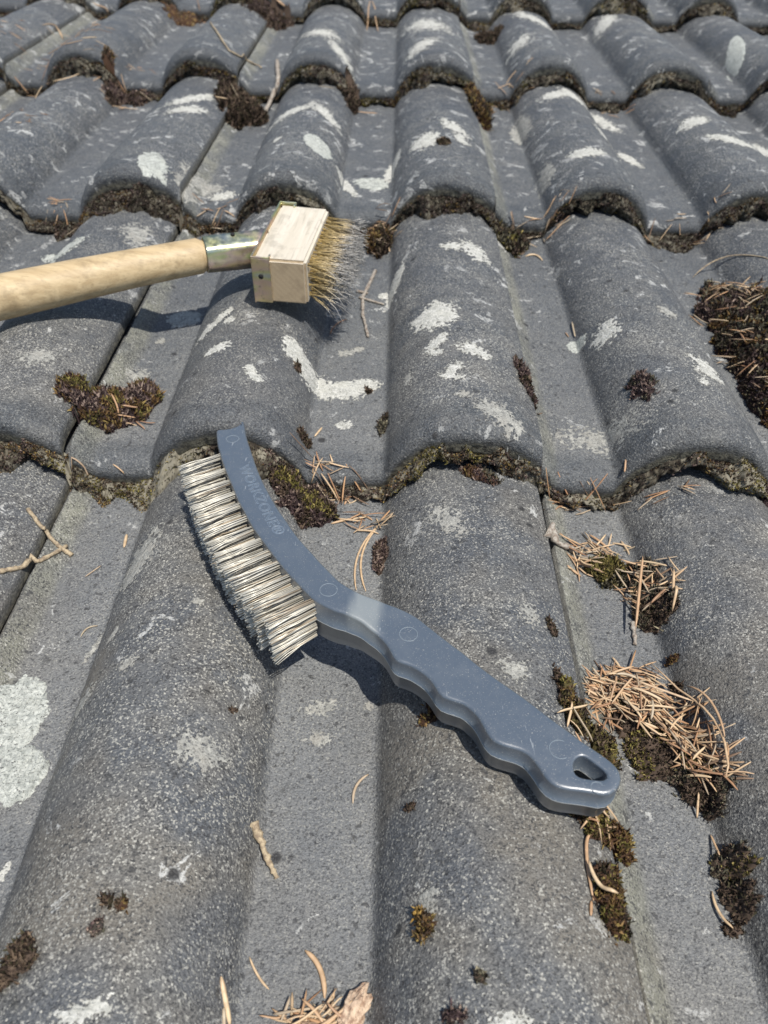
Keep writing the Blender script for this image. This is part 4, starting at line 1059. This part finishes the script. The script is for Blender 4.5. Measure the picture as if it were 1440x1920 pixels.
seg_needle((1100,1620),(1147,1693),'bleached white needle across the brown moss strip', mid=(1118,1668), wd=.0010, lift=.004)
seg_needle((1108,1690),(1107,1718),'short straw needle at the end of the crack', wd=.0008)
seg_needle((1280,1300),(1350,1395),'long brown needle arching over the right of the large pile', mid=(1325,1330), lift=.007)
seg_needle((1215,1255),(1345,1480),'longest curved needle framing the large pile on the right', mid=(1330,1360), lift=.006)
seg_needle((1180,1308),(1290,1330),'bleached white needle lying on top of the large pile', lift=.008, wd=.0008)
seg_needle((620,628),(650,600),'pale sliver below the bristles of the block brush', wd=.0007, mid=(628,612))
seg_needle((694,2),(688,58),'pale long needle, left of the crossed pair at the top edge', wd=.0012)
seg_needle((697,2),(709,60),'pale long needle, right of the crossed pair at the top edge', wd=.0012)
seg_needle((175,5),(205,30),'grey long needle near the top left edge', wd=.0014)
seg_needle((80,48),(118,75),'pale bent needle on the upper left roll', wd=.0012, mid=(105,52))
seg_needle((520,20),(535,25),'white chip lying on the moss hump at the top', wd=.003)
seg_needle((1298,522),(1450,490),'long pale grass stalk at the right edge above the big moss', mid=(1360,492), wd=.0009, name='grass_stalk', cat='grass stalk', m=M_TWIG)
seg_needle((985,482),(1017,490),'straw chip below the lip right of the middle roll', wd=.0012, mid=(1003,480))
seg_needle((590,820),(604,803),'pale straw chip beside the little black tuft', wd=.0009)

# ------------------------------------------------------------------ twigs and bark
def twig(paths, label, m=M_TWIG, name='twig', lift=.0012, knots=1.):
    parts = []; ref = None
    for path, r0, r1 in paths:
        P = []
        for a, b in zip(path[:-1], path[1:]):
            n = max(3, int(math.hypot(b[0]-a[0], b[1]-a[1])/5))
            for j in range(n): P.append((a[0]+(b[0]-a[0])*j/n, a[1]+(b[1]-a[1])*j/n))
        P.append(path[-1]); P = np.array([hit(*p) for p in P])
        P[:, 2] = np.maximum(ground(P[:, 0], P[:, 1]), np.linspace(ground(P[0, 0], P[0, 1])[0], ground(P[-1, 0], P[-1, 1])[0], len(P)))+lift
        r = np.linspace(r0, r1, len(P))*(1+.22*knots*RNG.uniform(-1, 1, len(P)))
        P[:, :2] += RNG.normal(0, .00018, (len(P), 2)); parts.append(tube(P, r, 7)); ref = P[0] if ref is None else ref
    v, f = join(parts); o = mesh_np(name, v, f, m, loc=ref); tag(o, label, 'twig'); return o
twig([([(54,956),(70,980),(95,1010),(118,1032),(136,1044)], .0012, .0014), ([(0,1074),(40,1066),(80,1052),(110,1036),(126,1026)], .0015, .0012)], 'V-shaped pale twig at the left edge of the bottom course')
twig([([(703,510),(692,535),(680,560),(680,590),(690,634)], .0016, .0011), ([(674,560),(720,573)], .0012, .0009), ([(668,548),(690,552)], .0014, .001)], 'knobbly grey-brown forked twig right of the block brush', M_TWIGG)
twig([([(476,1543),(483,1565),(498,1605),(520,1650)], .0022, .0011)], 'straw-coloured twig with a wide end in the lower middle valley', knots=1.4)
twig([([(1022,1003),(1038,1020),(1055,1028),(1080,1040)], .0022, .0014)], 'crusty grey twig end at the left of the upper needle litter', M_TWIGG, knots=2)
twig([([(1186,1170),(1190,1210)], .0016, .0010)], 'lichen-crusted twig stub below the upper needle litter', M_TWIGG, knots=2)
twig([([(520,120),(522,155),(516,190),(498,216)], .0028, .0028)], 'curved grey twig standing in the fourth course lip', M_TWIGG, lift=.004)
twig([([(395,45),(430,98),(490,130)], .0012, .0009)], 'thin reddish stalk on the roll at the upper left', M_TWIG, lift=.002)
def bark():
    c = hit(664, 1900); r = np.random.default_rng(8); bm = bmesh.new(); bmesh.ops.create_icosphere(bm, subdivisions=4, radius=1)
    for v in bm.verts:
        p = v.co; n = float(fbm(p.x*3+9, p.y*3+p.z*2, 4, 8)); k = 1+.55*n
        v.co = Vector((p.x*.0046*k, p.y*.0092*k, p.z*.0035*k))
    o = bobj('bark_chip', bm, M_BARK, None); o.location = (c[0], c[1], float(surf(c[0], c[1])[0])+.003); o.rotation_euler = (0, .2, -.5)
    tag(o, 'flaky pinkish bark chip at the right of the bottom heap of needles', 'bark')
bark()
